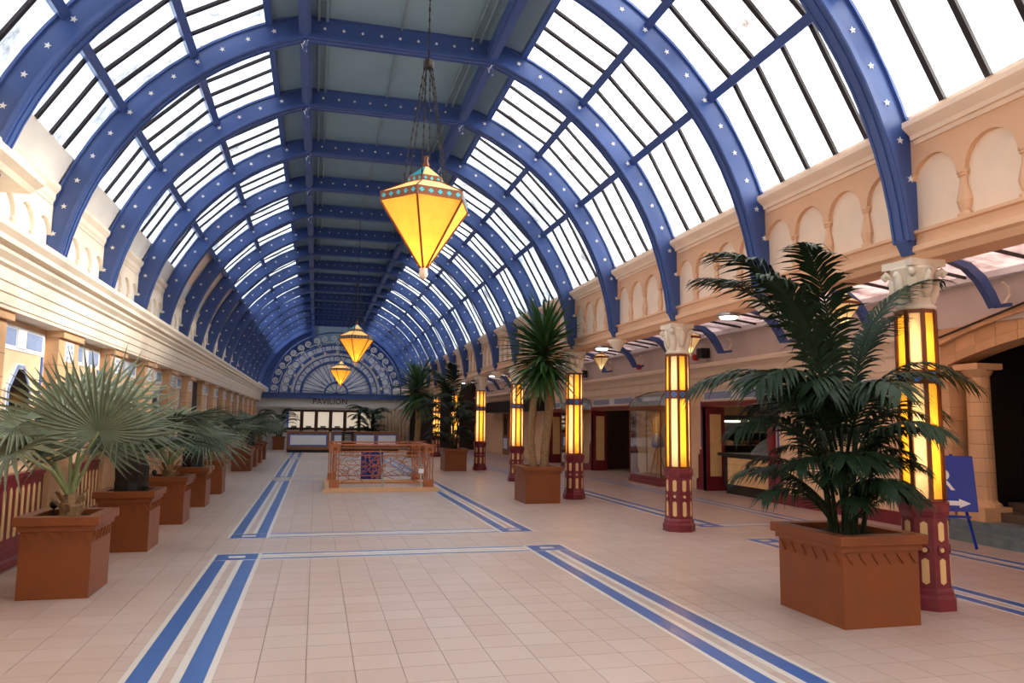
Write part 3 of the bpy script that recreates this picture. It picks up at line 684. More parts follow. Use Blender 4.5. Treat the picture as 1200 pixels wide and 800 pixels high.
# arched entrance at the near right, with tile columns, steps and dark stair hall
yA, yB = 4.7, 9.62; ym = (yA+yB)/2
def zlow(y): return 2.56+.37*(1-((y-ym)/(yB-ym))**2)
ae = thing('arched_entrance', 'broad tiled entrance arch with round columns at the right edge', 'archway', (XR, yB, 0))
N = 14
def archpiece(mb, o0, o1, ya, yb, x0, x1):
    n = 3; v = []; f = []
    for i in range(n+1):
        y = ya+(yb-ya)*i/n
        for x in (x0, x1):
            for o in (o0, o1): v.append((x-XR, y-yB, zlow(y)+o))
    for i in range(n):
        a = 4*i; b = a+4
        f += [(a, b, b+1, a+1), (a+2, a+3, b+3, b+2), (a, a+2, b+2, b), (a+1, b+1, b+3, a+3)]
    f += [(0, 1, 3, 2), (4*n, 4*n+2, 4*n+3, 4*n+1)]
    return mb.add(v, f)
for i in range(N):
    a = yA+.1+(yB-yA+.1)*i/N; b = yA+.1+(yB-yA+.1)*(i+1)/N-.006
    ob('soffit_block', archpiece(MB(), .0, .13, a, b, XR-.03, XR+.35), 'sand_tile', ae)
    ob('arch_block', archpiece(MB(), .136, .33, a, b, XR-.02, XR+.35), 'sand_tile', ae)
    ob('cornice_block', archpiece(MB(), .336, .44, a, b, XR-.10, XR+.35), 'sand_tile', ae)
    ob('coping_block', archpiece(MB(), .46, .57, a, b, XR-.06, XR+.3), 'sand_tile', ae)
ob('lead_strip', archpiece(MB(), .44, .46, yA+.1, yB+.15, XR-.13, XR+.3), 'black', ae)
def tile_col(x, y, r):
    t = ob('tile_column', MB().lathe([(r*.88, .55), (r*.86, 2.36)], 18, 0, (x-XR, y-yB)), 'joint', ae, smooth=False)
    z = .55; i = 0
    while z < 2.3:
        z2 = min(2.36, z+.205)
        ob('drum', MB().lathe([(r*(1.02-.05*(z-.55)), z+.003), (r*(1.02-.05*(z2-.55)), z2-.003)], 18, i*.3, (x-XR, y-yB)), 'sand_tile', t, smooth=False); z = z2; i += 1
    ob('plinth', MB().box(x-XR-r*1.45, x-XR+r*1.45, y-yB-r*1.45, y-yB+r*1.45, .26, .46), 'sand_tile', t)
    ob('base_moulding', MB().lathe([(r*1.4, .46), (r*1.35, .5), (r*1.1, .53), (r*1.0, .57)], 18, 0, (x-XR, y-yB)), 'sand_tile', t)
    ob('column_cap', MB().lathe([(r*.9, 2.36), (r*1.2, 2.44), (r*1.2, 2.47)], 18, 0, (x-XR, y-yB)), 'sand_tile', t)
    ob('abacus', MB().box(x-XR-r*1.35, x-XR+r*1.35, y-yB-r*1.35, y-yB+r*1.35, 2.47, 2.56), 'sand_tile', t)
tile_col(9.62, 9.32, .17); tile_col(9.62, 5.0, .17)
for z in range(11): ob('pilaster_block', MB().box(-.04, .5, -.02, .3, .25+z*.21, .25+z*.21+.205), 'sand_tile', ae)
st = thing('entrance_steps', 'dark curved stone steps leading up under the entrance arch', 'steps', (XR, ym, 0))
for i in range(8):
    x0 = -.45+i*.32 if i < 2 else .25+(i-2)*.34
    hw = (yB-yA)/2+.25-.1*i if i < 2 else 2.1
    z1 = .13*(i+1)
    if i < 2:
        pts = [(x0+.12*(1-math.sin(PI*j/12))*1.0, -hw*math.cos(PI*j/12)) for j in range(13)]+[(1.2, hw), (1.2, -hw)]
        ob('tread', MB().prism(pts, z1-.13, z1, 'z'), 'marble', st)
    else: ob('tread', MB().box(x0, x0+1.2, -hw, hw, z1-.14, z1), 'stair_stone', st)
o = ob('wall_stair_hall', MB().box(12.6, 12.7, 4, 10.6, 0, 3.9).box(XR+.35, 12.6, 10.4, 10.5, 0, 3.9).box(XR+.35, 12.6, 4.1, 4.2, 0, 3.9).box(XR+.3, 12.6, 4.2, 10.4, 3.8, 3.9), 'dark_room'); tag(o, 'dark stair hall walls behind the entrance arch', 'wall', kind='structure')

# ================================================================== END WALLS
wf = MB().box(-3.6, 9.7, YF, YF+.2, 0, 7.8)
o = ob('wall_far', wf, 'blue_paint'); tag(o, 'shaded blue end wall of the vault beyond the blue fanlight screen', 'wall', kind='structure')
o = ob('wall_near', MB().box(-3.6, 9.7, YN-.2, YN, 0, 7.8), 'grey_plaster'); tag(o, 'plain end wall behind the viewer', 'wall', kind='structure')
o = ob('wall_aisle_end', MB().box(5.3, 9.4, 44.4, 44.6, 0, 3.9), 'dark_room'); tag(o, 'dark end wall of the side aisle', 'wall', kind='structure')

# ================================================================== FANLIGHT SCREEN
YL = 44.0; ZL = 3.12
fs = thing('fanlight_screen', 'blue wrought iron fanlight screen spanning the far end of the vault', 'screen', (XC+.05, YL, ZL))
def semi(a, b, n=40): return [(-a*math.cos(PI*i/n), 0, b*math.sin(PI*i/n)) for i in range(n+1)]
ob('beam', MB().box(-4.4, 4.3, -.12, .12, -.30, 0).box(-4.4, 4.3, -.17, .17, -.06, 0).box(-4.4, 4.3, -.16, .16, -.30, -.25), 'blue_paint', fs)
ob('frost_panel', MB().prism([(-3.12*math.cos(PI*i/32), 2.75*math.sin(PI*i/32)) for i in range(33)], .1, .13), 'frost_panel', fs)
for a, b, r in ((.63, .62, .055), (1.92, 1.78, .07), (2.28, 2.12, .035), (2.55, 2.38, .085), (3.12, 2.75, .05), (3.62, 3.45, .04)):
    ob('arch_ring', MB().tube(semi(a, b), r, 6), 'blue_paint', fs)
sk = None
for i in range(12):
    t_ = PI*(i+.5)/12
    for off in (-.055, .055):
        p = (-.66*math.cos(t_), 0, .64*math.sin(t_)); q = (-1.9*math.cos(t_+off), 0, 1.76*math.sin(t_+off))
        ob('spoke', MB().tube([p, q], .02, 5), 'blue_paint', fs)
for i in range(5):
    t_ = PI*(i+.5)/5; ob('hub_spoke', MB().tube([(0, 0, 0), (-.6*math.cos(t_), 0, .6*math.sin(t_))], .02, 5), 'blue_paint', fs)
cr = MB().tube([(.2*math.cos(i*PI/8), 0, .2*math.sin(i*PI/8)) for i in range(16)], .02, 5, True).mesh('iron_circle', 'blue_paint')
for i in range(17):
    t_ = PI*(i+.5)/17; link('iron_circle', cr, fs, (-2.82*math.cos(t_), 0, 2.58*math.sin(t_)))
for i in range(11):
    t_ = PI*(i+.5)/11; link('iron_circle', cr, fs, (-2.1*math.cos(t_), 0, 1.95*math.sin(t_)))
st5 = MB().prism([(p[0]*3.4, p[1]*3.4) for p in sp], -.1, -.07).mesh('iron_star', 'pale_plaster')
for i in range(11):
    t_ = PI*(i+.5)/11; link('iron_star', st5, fs, (-2.5*math.cos(t_), 0, 2.33*math.sin(t_)))
spi = [(.17*(1-i/22)*math.cos(i*.62), 0, .17*(1-i/22)*math.sin(i*.62)) for i in range(20)]
scm = MB().tube([(-.22, 0, -.2), (.0, 0, -.22)]+[(x+.0, y, z) for x, y, z in [(.17*math.cos(-.9+i*.3), 0, .17*math.sin(-.9+i*.3)) for i in range(4)]]+spi, .02, 5).mesh('iron_scroll', 'white_plaster')
for i in range(22):
    t_ = PI*(i+.5)/22; link('iron_scroll', scm, fs, mtx=Matrix.Translation((-3.38*math.cos(t_), 0, 3.1*math.sin(t_)+.02)) @ Matrix.Rotation(t_-PI/2, 4, 'Y') @ Matrix.Scale(-1 if i % 2 else 1, 4, (1, 0, 0)))
ro = MB().tube([(.09*math.cos(i*PI/6), -.05, .09*math.sin(i*PI/6)) for i in range(12)], .025, 5, True).mesh('iron_ring', 'grey_plaster')
for i in range(9):
    t_ = PI*(i+.5)/9; link('iron_ring', ro, fs, (-2.95*math.cos(t_), 0, 2.85*math.sin(t_)))
# fascia with lettering, glazed kiosk front below
fa = ob('wall_kiosk', MB().box(-3.4, 5.4, YL+.1, YL+.3, 2.32, 3.15).box(-3.4, -1.6, YL+.5, YL+.7, 0, 2.4).box(3.3, 5.4, YL+.5, YL+.7, 0, 2.4).box(-1.6, 3.3, YL+.5, YL+.7, 0, 1.15).box(-3.4, 5.4, YL+.3, YL+.7, 2.2, 2.4), 'white_plaster'); tag(fa, 'white fascia wall under the fanlight with dark lettering', 'wall', kind='structure')
fc = bpy.data.curves.new('lettering', 'FONT'); fc.body = 'PAVILION'; fc.size = .42; fc.align_x = 'CENTER'; fc.extrude = .01; fc.space_character = 1.05
fo = bpy.data.objects.new('tmp', fc); C.objects.link(fo); bpy.context.view_layer.update()
tm = bpy.data.meshes.new_from_object(fo.evaluated_get(bpy.context.evaluated_depsgraph_get())); tm.materials.clear(); tm.materials.append(M['black']); tm.name = 'lettering'
bpy.data.objects.remove(fo)
link('lettering', tm, fa, (.75, YL+.085, 2.52), (PI/2, 0, 0))
kf = thing('window_%d' % (wn[0]+1), 'row of six lit windows in dark frames at the far end', 'window', (0, YL+.45, 0), kind='structure')
ob('frame', MB().box(-1.7, 3.4, -.03, .07, 2.08, 2.28).box(-1.7, 3.4, -.03, .07, 1.08, 1.2), 'wood_dark', kf)
for i in range(6):
    x0 = -1.52+i*.79
    ob('lit_pane', MB().box(x0+.06, x0+.66, .02, .04, 1.2, 2.08), 'lit_window', kf)
    ob('frame_post', MB().box(x0+.66, x0+.85, -.04, .08, 1.0, 2.3), 'wood_dark', kf)
    ob('till', MB().box(x0+.2, x0+.5, -.1, .0, 1.2, 1.3), 'marble', kf)

# ================================================================== RECEPTION DESKS, CHALKBOARD
def desk(x0, x1, y, lab, n):
    t = thing('reception_desk', lab, 'desk', ((x0+x1)/2, y, 0)); L = (x1-x0)/2
    ob('body', MB().box(-L, L, .0, .7, .14, 1.0), 'wood', t); ob('plinth', MB().box(-L, L, .02, .68, 0, .14), 'black', t); ob('desk_top', MB().box(-L-.04, L+.04, -.04, .75, 1.0, 1.05), 'wood', t)
    for i in range(n):
        a = -L+.1+i*(2*L-.1)/n; b = a+(2*L-.1)/n-.1
        p = ob('panel_border', MB().box(a, b, -.012, 0, .32, .92), 'blue_tile', t); ob('front_panel', MB().box(a+.06, b-.06, -.02, -.01, .38, .86), 'white_tile', p)
desk(-1.36, .70, 39.8, 'left wooden reception desk with one white panel edged in blue', 1)
desk(.80, 4.25, 40.4, 'longer right reception desk with white panels edged in blue', 3)
t = thing('chalkboard', 'black menu board standing against the right reception desk', 'sign', (1.6, 39.4, 0))
ob('board', MB().box(-.27, .27, -.03, .02, .35, 1.05), 'black', t); ob('frame', MB().box(-.31, -.26, -.04, .03, .2, 1.08).box(.26, .31, -.04, .03, .2, 1.08), 'wood_dark', t)
for i in range(4): ob('chalk_line', MB().box(-.17+.03*(i % 2), .17-.03*(i % 2), -.034, -.03, .6+i*.09, .63+i*.09), 'grey_plaster', t)
ob('leg', MB().bar((-.29, 0, .22), (-.29, .1, 0), .04, .03), 'wood_dark', t); ob('leg', MB().bar((.29, 0, .22), (.29, .1, 0), .04, .03), 'wood_dark', t)
cu = thing('curtain', 'beige vertical curtain folds at the right of the far kiosk', 'curtain', (4.3, YL-.2, 0))
for i in range(9): ob('fold', MB().lathe([(.11, .02), (.10, 2.3)], 8, 0, (-.85+i*.2, 0)), 'curtain', cu, smooth=True)

# ================================================================== STAIR BALUSTRADE
bs = thing('stair_balustrade', 'copper coloured lattice balustrade on a low stone plinth in mid hall', 'balustrade', (1.52, 17.7, 0))
X0, X1, D = -1.27, 1.27, 2.6
pm = MB().box(X0, X1, 0, .18, 0, .10).box(X0, X1, D-.18, D, 0, .10).box(X0, X0+.18, .18, D-.18, 0, .10).box(X1-.18, X1, .18, D-.18, 0, .10)
pm.box(X0-.05, X1+.05, -.05, .2, 0, .05); ob('plinth', pm, 'sand_tile', bs)
def post(x, y):
    p = ob('post', MB().box(x-.11, x+.11, y-.09, y+.09, .88, 1.05).box(x-.11, x+.11, y-.09, y+.09, .10, .27), 'copper_rail', bs)
    for i in range(4): ob('post_bar', MB().box(x-.10+i*.06, x-.08+i*.06, y-.03, y+.03, .27, .88), 'copper_rail', p)
    ob('post_rosette', MB().prism([(x+(.06 if i % 2 else .03)*math.cos(i*PI/4), .965+(.06 if i % 2 else .03)*math.sin(i*PI/4)) for i in range(8)], y-.1, y-.088), 'bronze', p)
for x in (X0+.2, X1-.2):
    for y in (.12, D-.12): post(x, y)
rnd = random.Random(5)
def lattice(L, axis, name='lattice'):
    nx, nz = max(3, int(L/.17)), 5; pts = {}
    for i in range(nx+1):
        for j in range(nz+1):
            x = L*i/nx+(rnd.uniform(-.06, .06) if 0 < i < nx else 0); z = .2+.62*j/nz+(rnd.uniform(-.045, .045) if 0 < j < nz else 0)
            pts[i, j] = (x, 0, z)
    mb = MB(); edges = []
    for i in range(nx+1):
        for j in range(nz+1):
            for di, dj in ((1, 0), (0, 1), (1, 1), (1, -1)):
                if (i+di, j+dj) in pts and rnd.random() < (.42 if di == 0 or dj == 0 else .22): edges.append(((i, j), (i+di, j+dj)))
    for a, b in edges: mb.bar(pts[a], pts[b], .016, .016)
    mb.bar((0, 0, .2), (L, 0, .2), .025, .025).bar((0, 0, .82), (L, 0, .82), .025, .025)
    return mb
L = X1-X0-.62
for y in (.12, D-.12):
    ob('lattice_panel', lattice(L, 0), 'copper_rail', bs, (X0+.31, y, 0), kind='stuff')
    ob('hand_rail', MB().box(X0+.05, X1-.05, y-.03, y+.03, 1.04, 1.075), 'copper_rail', bs); ob('lower_rail', MB().box(X0+.3, X1-.3, y-.02, y+.02, .9, .92), 'copper_rail', bs)
for x in (X0+.2, X1-.2):
    ob('lattice_panel', lattice(D-.44, 0), 'copper_rail', bs, (x, .22, 0), (0, 0, PI/2), kind='stuff'); ob('hand_rail', MB().box(x-.03, x+.03, .1, D-.1, 1.04, 1.075), 'copper_rail', bs)
for x, tx in ((.02, -.06), (.9, -.03)): ob('steel_post', MB().tube([(x, .06, .1), (x+tx, .3, .93)], .022, 8), 'steel', bs)
ob('socket_box', MB().box(.82, .94, -.01, .03, .42, .52), 'white_tile', bs)
t = thing('blue_board', 'plain navy board standing directly behind the balustrade lattice', 'sign', (1.5, 20.85, 0))
ob('board', MB().box(-.29, .29, -.02, .02, .06, .78), 'navy', t)
for x in (-.25, .25): ob('foot', MB().box(x-.03, x+.03, -.15, .15, 0, .06), 'navy', t)

# ================================================================== PENDANT LANTERNS
def chain(mb, p, q, step=.05, r=.007):
    p = Vector(p); q = Vector(q); n = max(2, int((q-p).length/step))
    for i in range(n):
        a = p.lerp(q, i/n); b = p.lerp(q, (i+.82)/n); mb.bar(a, b, r*(2.6 if i % 2 else 1.2), r*(1.2 if i % 2 else 2.6), (0, 1, 0))
    return mb
def hexpt(r, z, q, rot): return (r*math.cos(rot+q*PI/3), r*math.sin(rot+q*PI/3), z)
def hexfaces(t, name, mats, r0, z0, r1, z1, rot, gap=0.0):
    for q in range(6):
        v = [Vector(hexpt(r0, z0, q, rot)), Vector(hexpt(r0, z0, q+1, rot)), Vector(hexpt(r1, z1, q+1, rot)), Vector(hexpt(r1, z1, q, rot))]
        c = (v[0]+v[1]+v[2]+v[3])/4; v = [c+(p-c)*(1-gap) for p in v]; n = (v[1]-v[0]).cross(v[2]-v[0]).normalized()*.005
        ob(name, MB().add(v+[p-n for p in v], [(0,1,2,3),(7,6,5,4),(0,4,5,1),(1,5,6,2),(2,6,7,3),(3,7,4,0)]), mats[q % len(mats)], t)
def pendant(x, y, ztip, S_, label, group, ztop, bulb, nchain=6, rot=0.225):
    t = thing('pendant_lantern', label, 'lamp', (x, y, ztip), group=group)
    R = .49*S_; zb = .78*S_
    hexfaces(t, 'lower_panel', ['pendant_glass' if S_ > .8 else 'cream_glass'], .035*S_, .12*S_, R*.985, zb, rot, .01)
    hexfaces(t, 'roof_panel', ['pale_glass'], R*.985, zb+.09*S_, R*.42, zb+.23*S_, rot, .01)
    hexfaces(t, 'cap_panel', ['pale_glass', 'teal'], R*.40, zb+.29*S_, .03*S_, zb+.43*S_, rot, .01)
    def hexband(r, z0, z1): return MB().lathe([(r*.97, z0), (r, z0), (r, z1), (r*.97, z1), (r*.97, z0)], 6, rot)
    b = MB()
    for r, z0, z1, nm, nd in ((R, zb, zb+.09*S_, 'band', 5), (R*.43, zb+.22*S_, zb+.29*S_, 'cap_band', 3)):
        vs = []; fs_ = []
        for rr in (r, r-.02):
            for z in (z0, z1): vs += [hexpt(rr, z, q, rot) for q in range(6)]
        for q in range(6):
            q2 = (q+1) % 6; fs_ += [(q, q2, 6+q2, 6+q), (12+q, 18+q, 18+q2, 12+q2), (q, 12+q, 12+q2, q2), (6+q, 6+q2, 18+q2, 18+q)]
        bo = ob(nm, MB().add(vs, fs_), 'bronze', t)
        if S_ > .8:
            for q in range(6):
                p0 = Vector(hexpt(r, 0, q, rot)); p1 = Vector(hexpt(r, 0, q+1, rot)); d = (p1-p0).normalized(); nrm = Vector((d.y, -d.x, 0))
                for i in range(nd):
                    c = p0.lerp(p1, (i+.5)/nd)+nrm*.003; zc_ = (z0+z1)/2; hh = (z1-z0)*.3; hw = (p1-p0).length/nd*.3
                    vv = [c-d*hw+Vector((0,0,zc_)), c+Vector((0,0,zc_-hh)), c+d*hw+Vector((0,0,zc_)), c+Vector((0,0,zc_+hh))]
                    ob('diamond', MB().add(vv+[p-nrm*.01 for p in vv], [(0,1,2,3),(7,6,5,4),(0,4,5,1),(1,5,6,2),(2,6,7,3),(3,7,4,0)]), 'teal', bo)
    for q in range(6):
        ob('edge_rib', MB().tube([hexpt(.035*S_, .12*S_, q, rot), hexpt(R, zb, q, rot)], .012*S_, 5), 'bronze', t)
        ob('roof_rib', MB().tube([hexpt(R, zb+.09*S_, q, rot), hexpt(R*.42, zb+.23*S_, q, rot)], .009*S_, 5), 'bronze', t)
    ob('drop_finial', MB().lathe([(.005, 0), (.035*S_, .02*S_), (.05*S_, .055*S_), (.04*S_, .09*S_), (.045*S_, .11*S_), (.03*S_, .13*S_)], 8), 'pale_plaster', t, smooth=True)
    ob('top_finial', MB().lathe([(.03*S_, zb+.42*S_), (.035*S_, zb+.46*S_), (.02*S_, zb+.49*S_), (.025*S_, zb+.54*S_), (.006*S_, zb+.56*S_)], 8), 'bronze', t, smooth=True)
    ob('bulb', MB().sphere((0, 0, .29*S_), .045*S_, 8, 6), bulb, t)
    if nchain:
        zr = zb+1.55*S_
        for q in range(nchain): ob('chain', chain(MB(), hexpt(R*.5, zb+.24*S_, q*6/nchain, rot), (0.04*math.cos(q), .04*math.sin(q), zr)), 'dark_metal', t)
        ob('chain_ring', MB().lathe([(.05, zr-.02), (.06, zr), (.055, zr+.06), (.02, zr+.09)], 8), 'dark_metal', t)
        ob('chain', chain(MB(), (0, 0, zr+.08), (0, 0, ztop-ztip), .06, .008), 'dark_metal', t)
    else:
        ob('hanging_rod', MB().tube([(0, 0, zb+.54*S_), (0, 0, ztop-ztip)], .01, 5), 'dark_metal', t)
    return t
ZCH = ZT-.02
pendant(XC+.02, 7.82, 3.08, 1.0, 'large glowing amber pendant lantern hanging nearest the viewer', 'hexagonal pendants under the vault', ZCH, 'bulb_light')
pendant(XC+.02, 21.95, 3.12, 1.0, 'middle amber pendant lantern of the three under the vault', 'hexagonal pendants under the vault', ZCH, 'bulb_light', rot=.2)
pendant(XC+.02, 35.8, 3.12, 1.0, 'farthest amber pendant lantern, low before the fanlight screen', 'hexagonal pendants under the vault', ZCH, 'bulb_light', rot=.1)
for i, (y, lb) in enumerate(((9.3, 'small aisle pendant lantern glowing behind the big kentia palm'), (13.95, 'small aisle pendant lantern seen just right of a column capital'), (18.95, 'small aisle pendant lantern hanging between two columns above a shop door'), (28.4, 'small far aisle pendant lantern beside the far kentia palm'))):
    pendant(7.3, y, 2.98, .46, lb, 'small pendants in the side aisle', 4.04, 'small_bulb', 0)

# ================================================================== PLANTERS
def planter(name, w, d, h, label, loc, notch=True):
    t = thing(name, label, 'planter', loc, group='terracotta coloured planters')
    hw, hd = w/2, d/2
    b = MB(); th = .04
    b.box(-hw, hw, -hd, -hd+th, 0, h-.1).box(-hw, hw, hd-th, hd, 0, h-.1).box(-hw, -hw+th, -hd+th, hd-th, 0, h-.1).box(hw-th, hw, -hd+th, hd-th, 0, h-.1).box(-hw+th, hw-th, -hd+th, hd-th, 0, .04)
    ob('body', b, 'terracotta', t)
    r = MB(); o = .055
    def frame(ow, iw, z0, z1):
        r.box(-hw-ow, hw+ow, -hd-ow, -hd+iw, z0, z1).box(-hw-ow, hw+ow, hd-iw, hd+ow, z0, z1).box(-hw-ow, -hw+iw, -hd+iw, hd-iw, z0, z1).box(hw-iw, hw+ow, -hd+iw, hd-iw, z0, z1)
    frame(.025, .04, h-.13, h-.08); frame(.055, .06, h-.08, h)
    ob('rim', r, 'terracotta', t, bevel=.006)
    ob('soil', MB().box(-hw+.041, hw-.041, -hd+.041, hd-.041, h-.2, h-.05), 'soil', t)
    if notch:
        n = 6
        for i in range(n):
            x = -hw+w*(i+.5)/n; ob('notch', MB().bar((x-.03, -hd-.006, h-.15), (x+.03, -hd-.006, h-.23), .012, .014, (0, 1, 0)), 'terracotta', t)
            y = -hd+d*(i+.5)/n
            for s in (-1, 1): ob('notch', MB().bar((s*(hw+.006), y-.03, h-.23), (s*(hw+.006), y+.03, h-.15), .012, .014, (1, 0, 0)), 'terracotta', t)
    return t
planter('planter', .72, .87, .73, 'largest looking terracotta planter at right foreground, holding the big kentia palm', (4.485, 5.80, 0))
planter('planter', .73, .87, .73, 'terracotta planter in mid hall holding the twin-trunk yucca', (4.47, 15.25, 0), False)
planter('planter', .73, .87, .73, 'far terracotta planter holding the smaller kentia palm', (4.5, 25.3, 0), False)
planter('planter', .73, .87, .73, 'most distant right planter, holding the far yucca behind the balustrade', (4.47, 34.9, 0), False)
LY = [7.70, 10.18, 12.68, 15.1, 17.65, 25.25, 27.55, 29.9, 32.5]
for i, y in enumerate(LY): planter('planter', .58, .66, .72, 'terracotta planter by the left wall, %s from the viewer' % ORD[i], (-2.2, y+.33, 0), i < 4)
planter('planter', .6, .6, .72, 'lone terracotta planter beside the left end of the reception desk', (-1.9, 43.3, 0), False)
planter('planter', .73, .87, .73, 'planter hidden behind the right reception desk under the far palm', (2.9, 42.6, 0), False)

# ================================================================== PLANTS
def fan_leaf_mesh(R, n, spread, seed, mt, droop=.25):
    rd = random.Random(seed); mb = MB(); ns = 6
    for i in range(n):
        a = -spread/2+spread*i/(n-1); Lb = R*(1-.28*(abs(a)/(spread/2))**2)*rd.uniform(.92, 1.05)
        da = spread/n; d = Vector((math.sin(a), math.cos(a), 0)); sd = Vector((d.y, -d.x, 0)); tw = rd.uniform(-.05, .05); dr = droop*rd.uniform(.5, 1.5)
        v = []
        for j in range(ns+1):
            t_ = j/ns; wmax = R*da*.23
            w = min(t_*Lb*da*.52, wmax) if t_ < .42 else wmax*(1-((t_-.42)/.58)**1.15)
            w = max(w, .0012)
            p = d*(t_*Lb)+sd*(tw*t_*t_*Lb); p.z = .10*R*(1-math.cos(a))*t_-dr*R*t_**3+(.02*R if t_ < .6 else 0)*math.sin(t_*PI)
            v += [p-sd*w+Vector((0,0,w*.6)), p, p+sd*w+Vector((0,0,w*.6))]
        f = []
        for j in range(ns):
            b = 3*j; f += [(b, b+1, b+4, b+3), (b+1, b+2, b+5, b+4)]
        mb.add(v, f)
    return mb.mesh('leaf', mt, False, False)
def frame_mtx(pos, dirn, normal):
    y = Vector(dirn).normalized(); z = Vector(normal); z = (z-y*z.dot(y)).normalized(); x = y.cross(z)
    return Matrix(((x.x, y.x, z.x, pos[0]), (x.y, y.y, z.y, pos[1]), (x.z, y.z, z.z, pos[2]), (0, 0, 0, 1)))
fan_me = [fan_leaf_mesh(.84, 42, 5.0, s, 'leaf_silver', .22) for s in (1, 2, 3)]
fan_small = [fan_leaf_mesh(.7, 26, 4.6, s, 'leaf_silver', .3) for s in (4, 5, 6)]
def fan_palm(label, loc, leaves, meshes, trunk_h=.22):
    t = thing('fan_palm', label, 'palm', loc, group='fan palms along the left wall')
    ob('trunk', MB().tube([(0, 0, -.05), (.02, 0, trunk_h*.5), (0, 0, trunk_h)], [.09, .10, .06], 8), 'trunk', t)
    mb = MB()
    for q in range(9):
        a = q*2.4; mb.bar((.08*math.cos(a), .08*math.sin(a), .02+.02*q), (.15*math.cos(a), .15*math.sin(a), .1+.022*q), .05, .012)
    ob('leaf_bases', mb, 'trunk', t, kind='stuff')
    for i, (hub, dr, nm) in enumerate(leaves):
        h = Vector(hub); m = Vector((h.x*.35, h.y*.35, trunk_h+.55*(h.z-trunk_h)))
        R_ = .84 if meshes[0] is fan_me[0] else .7; dn = Vector(dr).normalized()
        k_ = min(1.0, max(.45, (1.0+h.x)/max(.01, -dn.x*R_))) if dn.x < -.1 else 1.0
        lf = link('leaf', meshes[i % len(meshes)], t, mtx=frame_mtx(h, dr, nm) @ Matrix.Scale(k_, 4))
        ob('petiole', MB().tube([(0, 0, trunk_h-.03), m, h], [.022, .016, .012], 6), 'petiole', t)
    return t
PZ = .67
fan_palm('silvery fan palm with the largest leaf, in the nearest left planter', (-2.2, 8.02, PZ), [
    ((.24, -.14, .80), (.25, -.35, .8), (.35, -.9, .35)), ((-.08, .10, .84), (-.25, .3, .9), (.3, -.9, .1)),
    ((-.45, -.12, .85), (-.8, -.2, .1), (-.2, -.5, .8)), ((.35, .3, .80), (.9, .4, .2), (0, -.3, .9)),
    ((-.5, .15, .7), (-.9, .2, -.25), (-.3, -.5, .8)), ((.05, .4, 1.0), (.1, .6, .8), (0, -.8, .6)), ((-.35, -.38, .62), (-.55, -.6, -.35), (-.3, -.3, .9))], fan_me)
def rand_fan(seed, n, zr, hr):
    rd = random.Random(seed); L_ = []
    for i in range(n):
        a = 2*PI*i/n+rd.uniform(-.3, .3); el = rd.uniform(.1, 1.1)
        h = (hr*math.cos(a)*math.cos(el), hr*math.sin(a)*math.cos(el), zr*(.55+.45*math.sin(el)))
        d = Vector((math.cos(a)*math.cos(el*.8), math.sin(a)*math.cos(el*.8), math.sin(el)-.2)); nm = Vector((-math.cos(a)*.6, -math.sin(a)*.6-.35, .8))
        L_.append((h, d, nm))
    return L_
for i, lab in ((2, 'silvery fan palm in the third planter along the left wall'), (4, 'small fan palm in the fifth planter along the left wall'), (5, 'fan palm in the first planter beyond the left doorway'), (7, 'fan palm in the eighth planter along the left wall'), (8, 'fan palm in the last planter along the left wall')):
    fan_palm(lab, (-2.2, LY[i]+.33, PZ), rand_fan(40+i, 9 if i != 4 else 6, 1.0 if i != 4 else .8, .5), fan_me[:2] if i in (2,) else fan_small)
def frond_mesh(L, el, curl, nl, ll, wl, mt, seed, droop, ang=.9, t0=.18):
    rd = random.Random(seed); mb = MB(); pts = []; p = Vector((0, 0, 0)); n = 16; e = el
    for i in range(n+1):
        pts.append(p.copy()); p = p+Vector((0, math.cos(e), math.sin(e)))*(L/n); e -= curl/n*(.4+1.2*i/n)
    mb.tube(pts, [.016*(1-.85*i/n) for i in range(n+1)], 5)
    for i in range(nl):
        t_ = t0+(1-t0)*(i+.5)/nl; fi = t_*n; j = min(n-1, int(fi)); q = pts[j].lerp(pts[j+1], fi-j); T = (pts[j+1]-pts[j]).normalized()
        ln = ll*(math.sin(PI*(.12+.83*(t_-t0)/(1-t0)))**.7)*rd.uniform(.85, 1.1)
        for s in (-1, 1):
            a = ang*(1-.45*t_)*rd.uniform(.9, 1.1); up = Vector((1, 0, 0)).cross(T)
            d = (T*math.cos(a)+Vector((s, 0, 0))*math.sin(a)+up*.18).normalized(); sd = d.cross(up).normalized(); v = []
            ns = 4
            for m in range(ns+1):
                u = m/ns; w = wl*(.5+1.2*u if u < .4 else 1-.98*((u-.4)/.6)**1.5)
                c = q+d*(ln*u)+Vector((0, 0, -droop*ln*u*u*rd.uniform(.85, 1.15)))
                v += [c-sd*w, c+sd*w]
            mb.add(v, [(2*m, 2*m+1, 2*m+3, 2*m+2) for m in range(ns)])
    return mb.mesh('frond', mt, False, False)
kf_me = [frond_mesh(1.75, 1.42, 1.55, 34, .56, .021, 'leaf_kentia', 1, .55), frond_mesh(1.5, 1.2, 2.1, 29, .50, .020, 'leaf_kentia', 2, .6), frond_mesh(1.35, 1.05, 1.8, 27, .47, .019, 'leaf_kentia', 3, .6), frond_mesh(1.1, .9, 1.6, 24, .42, .018, 'leaf_kentia', 4, .65)]
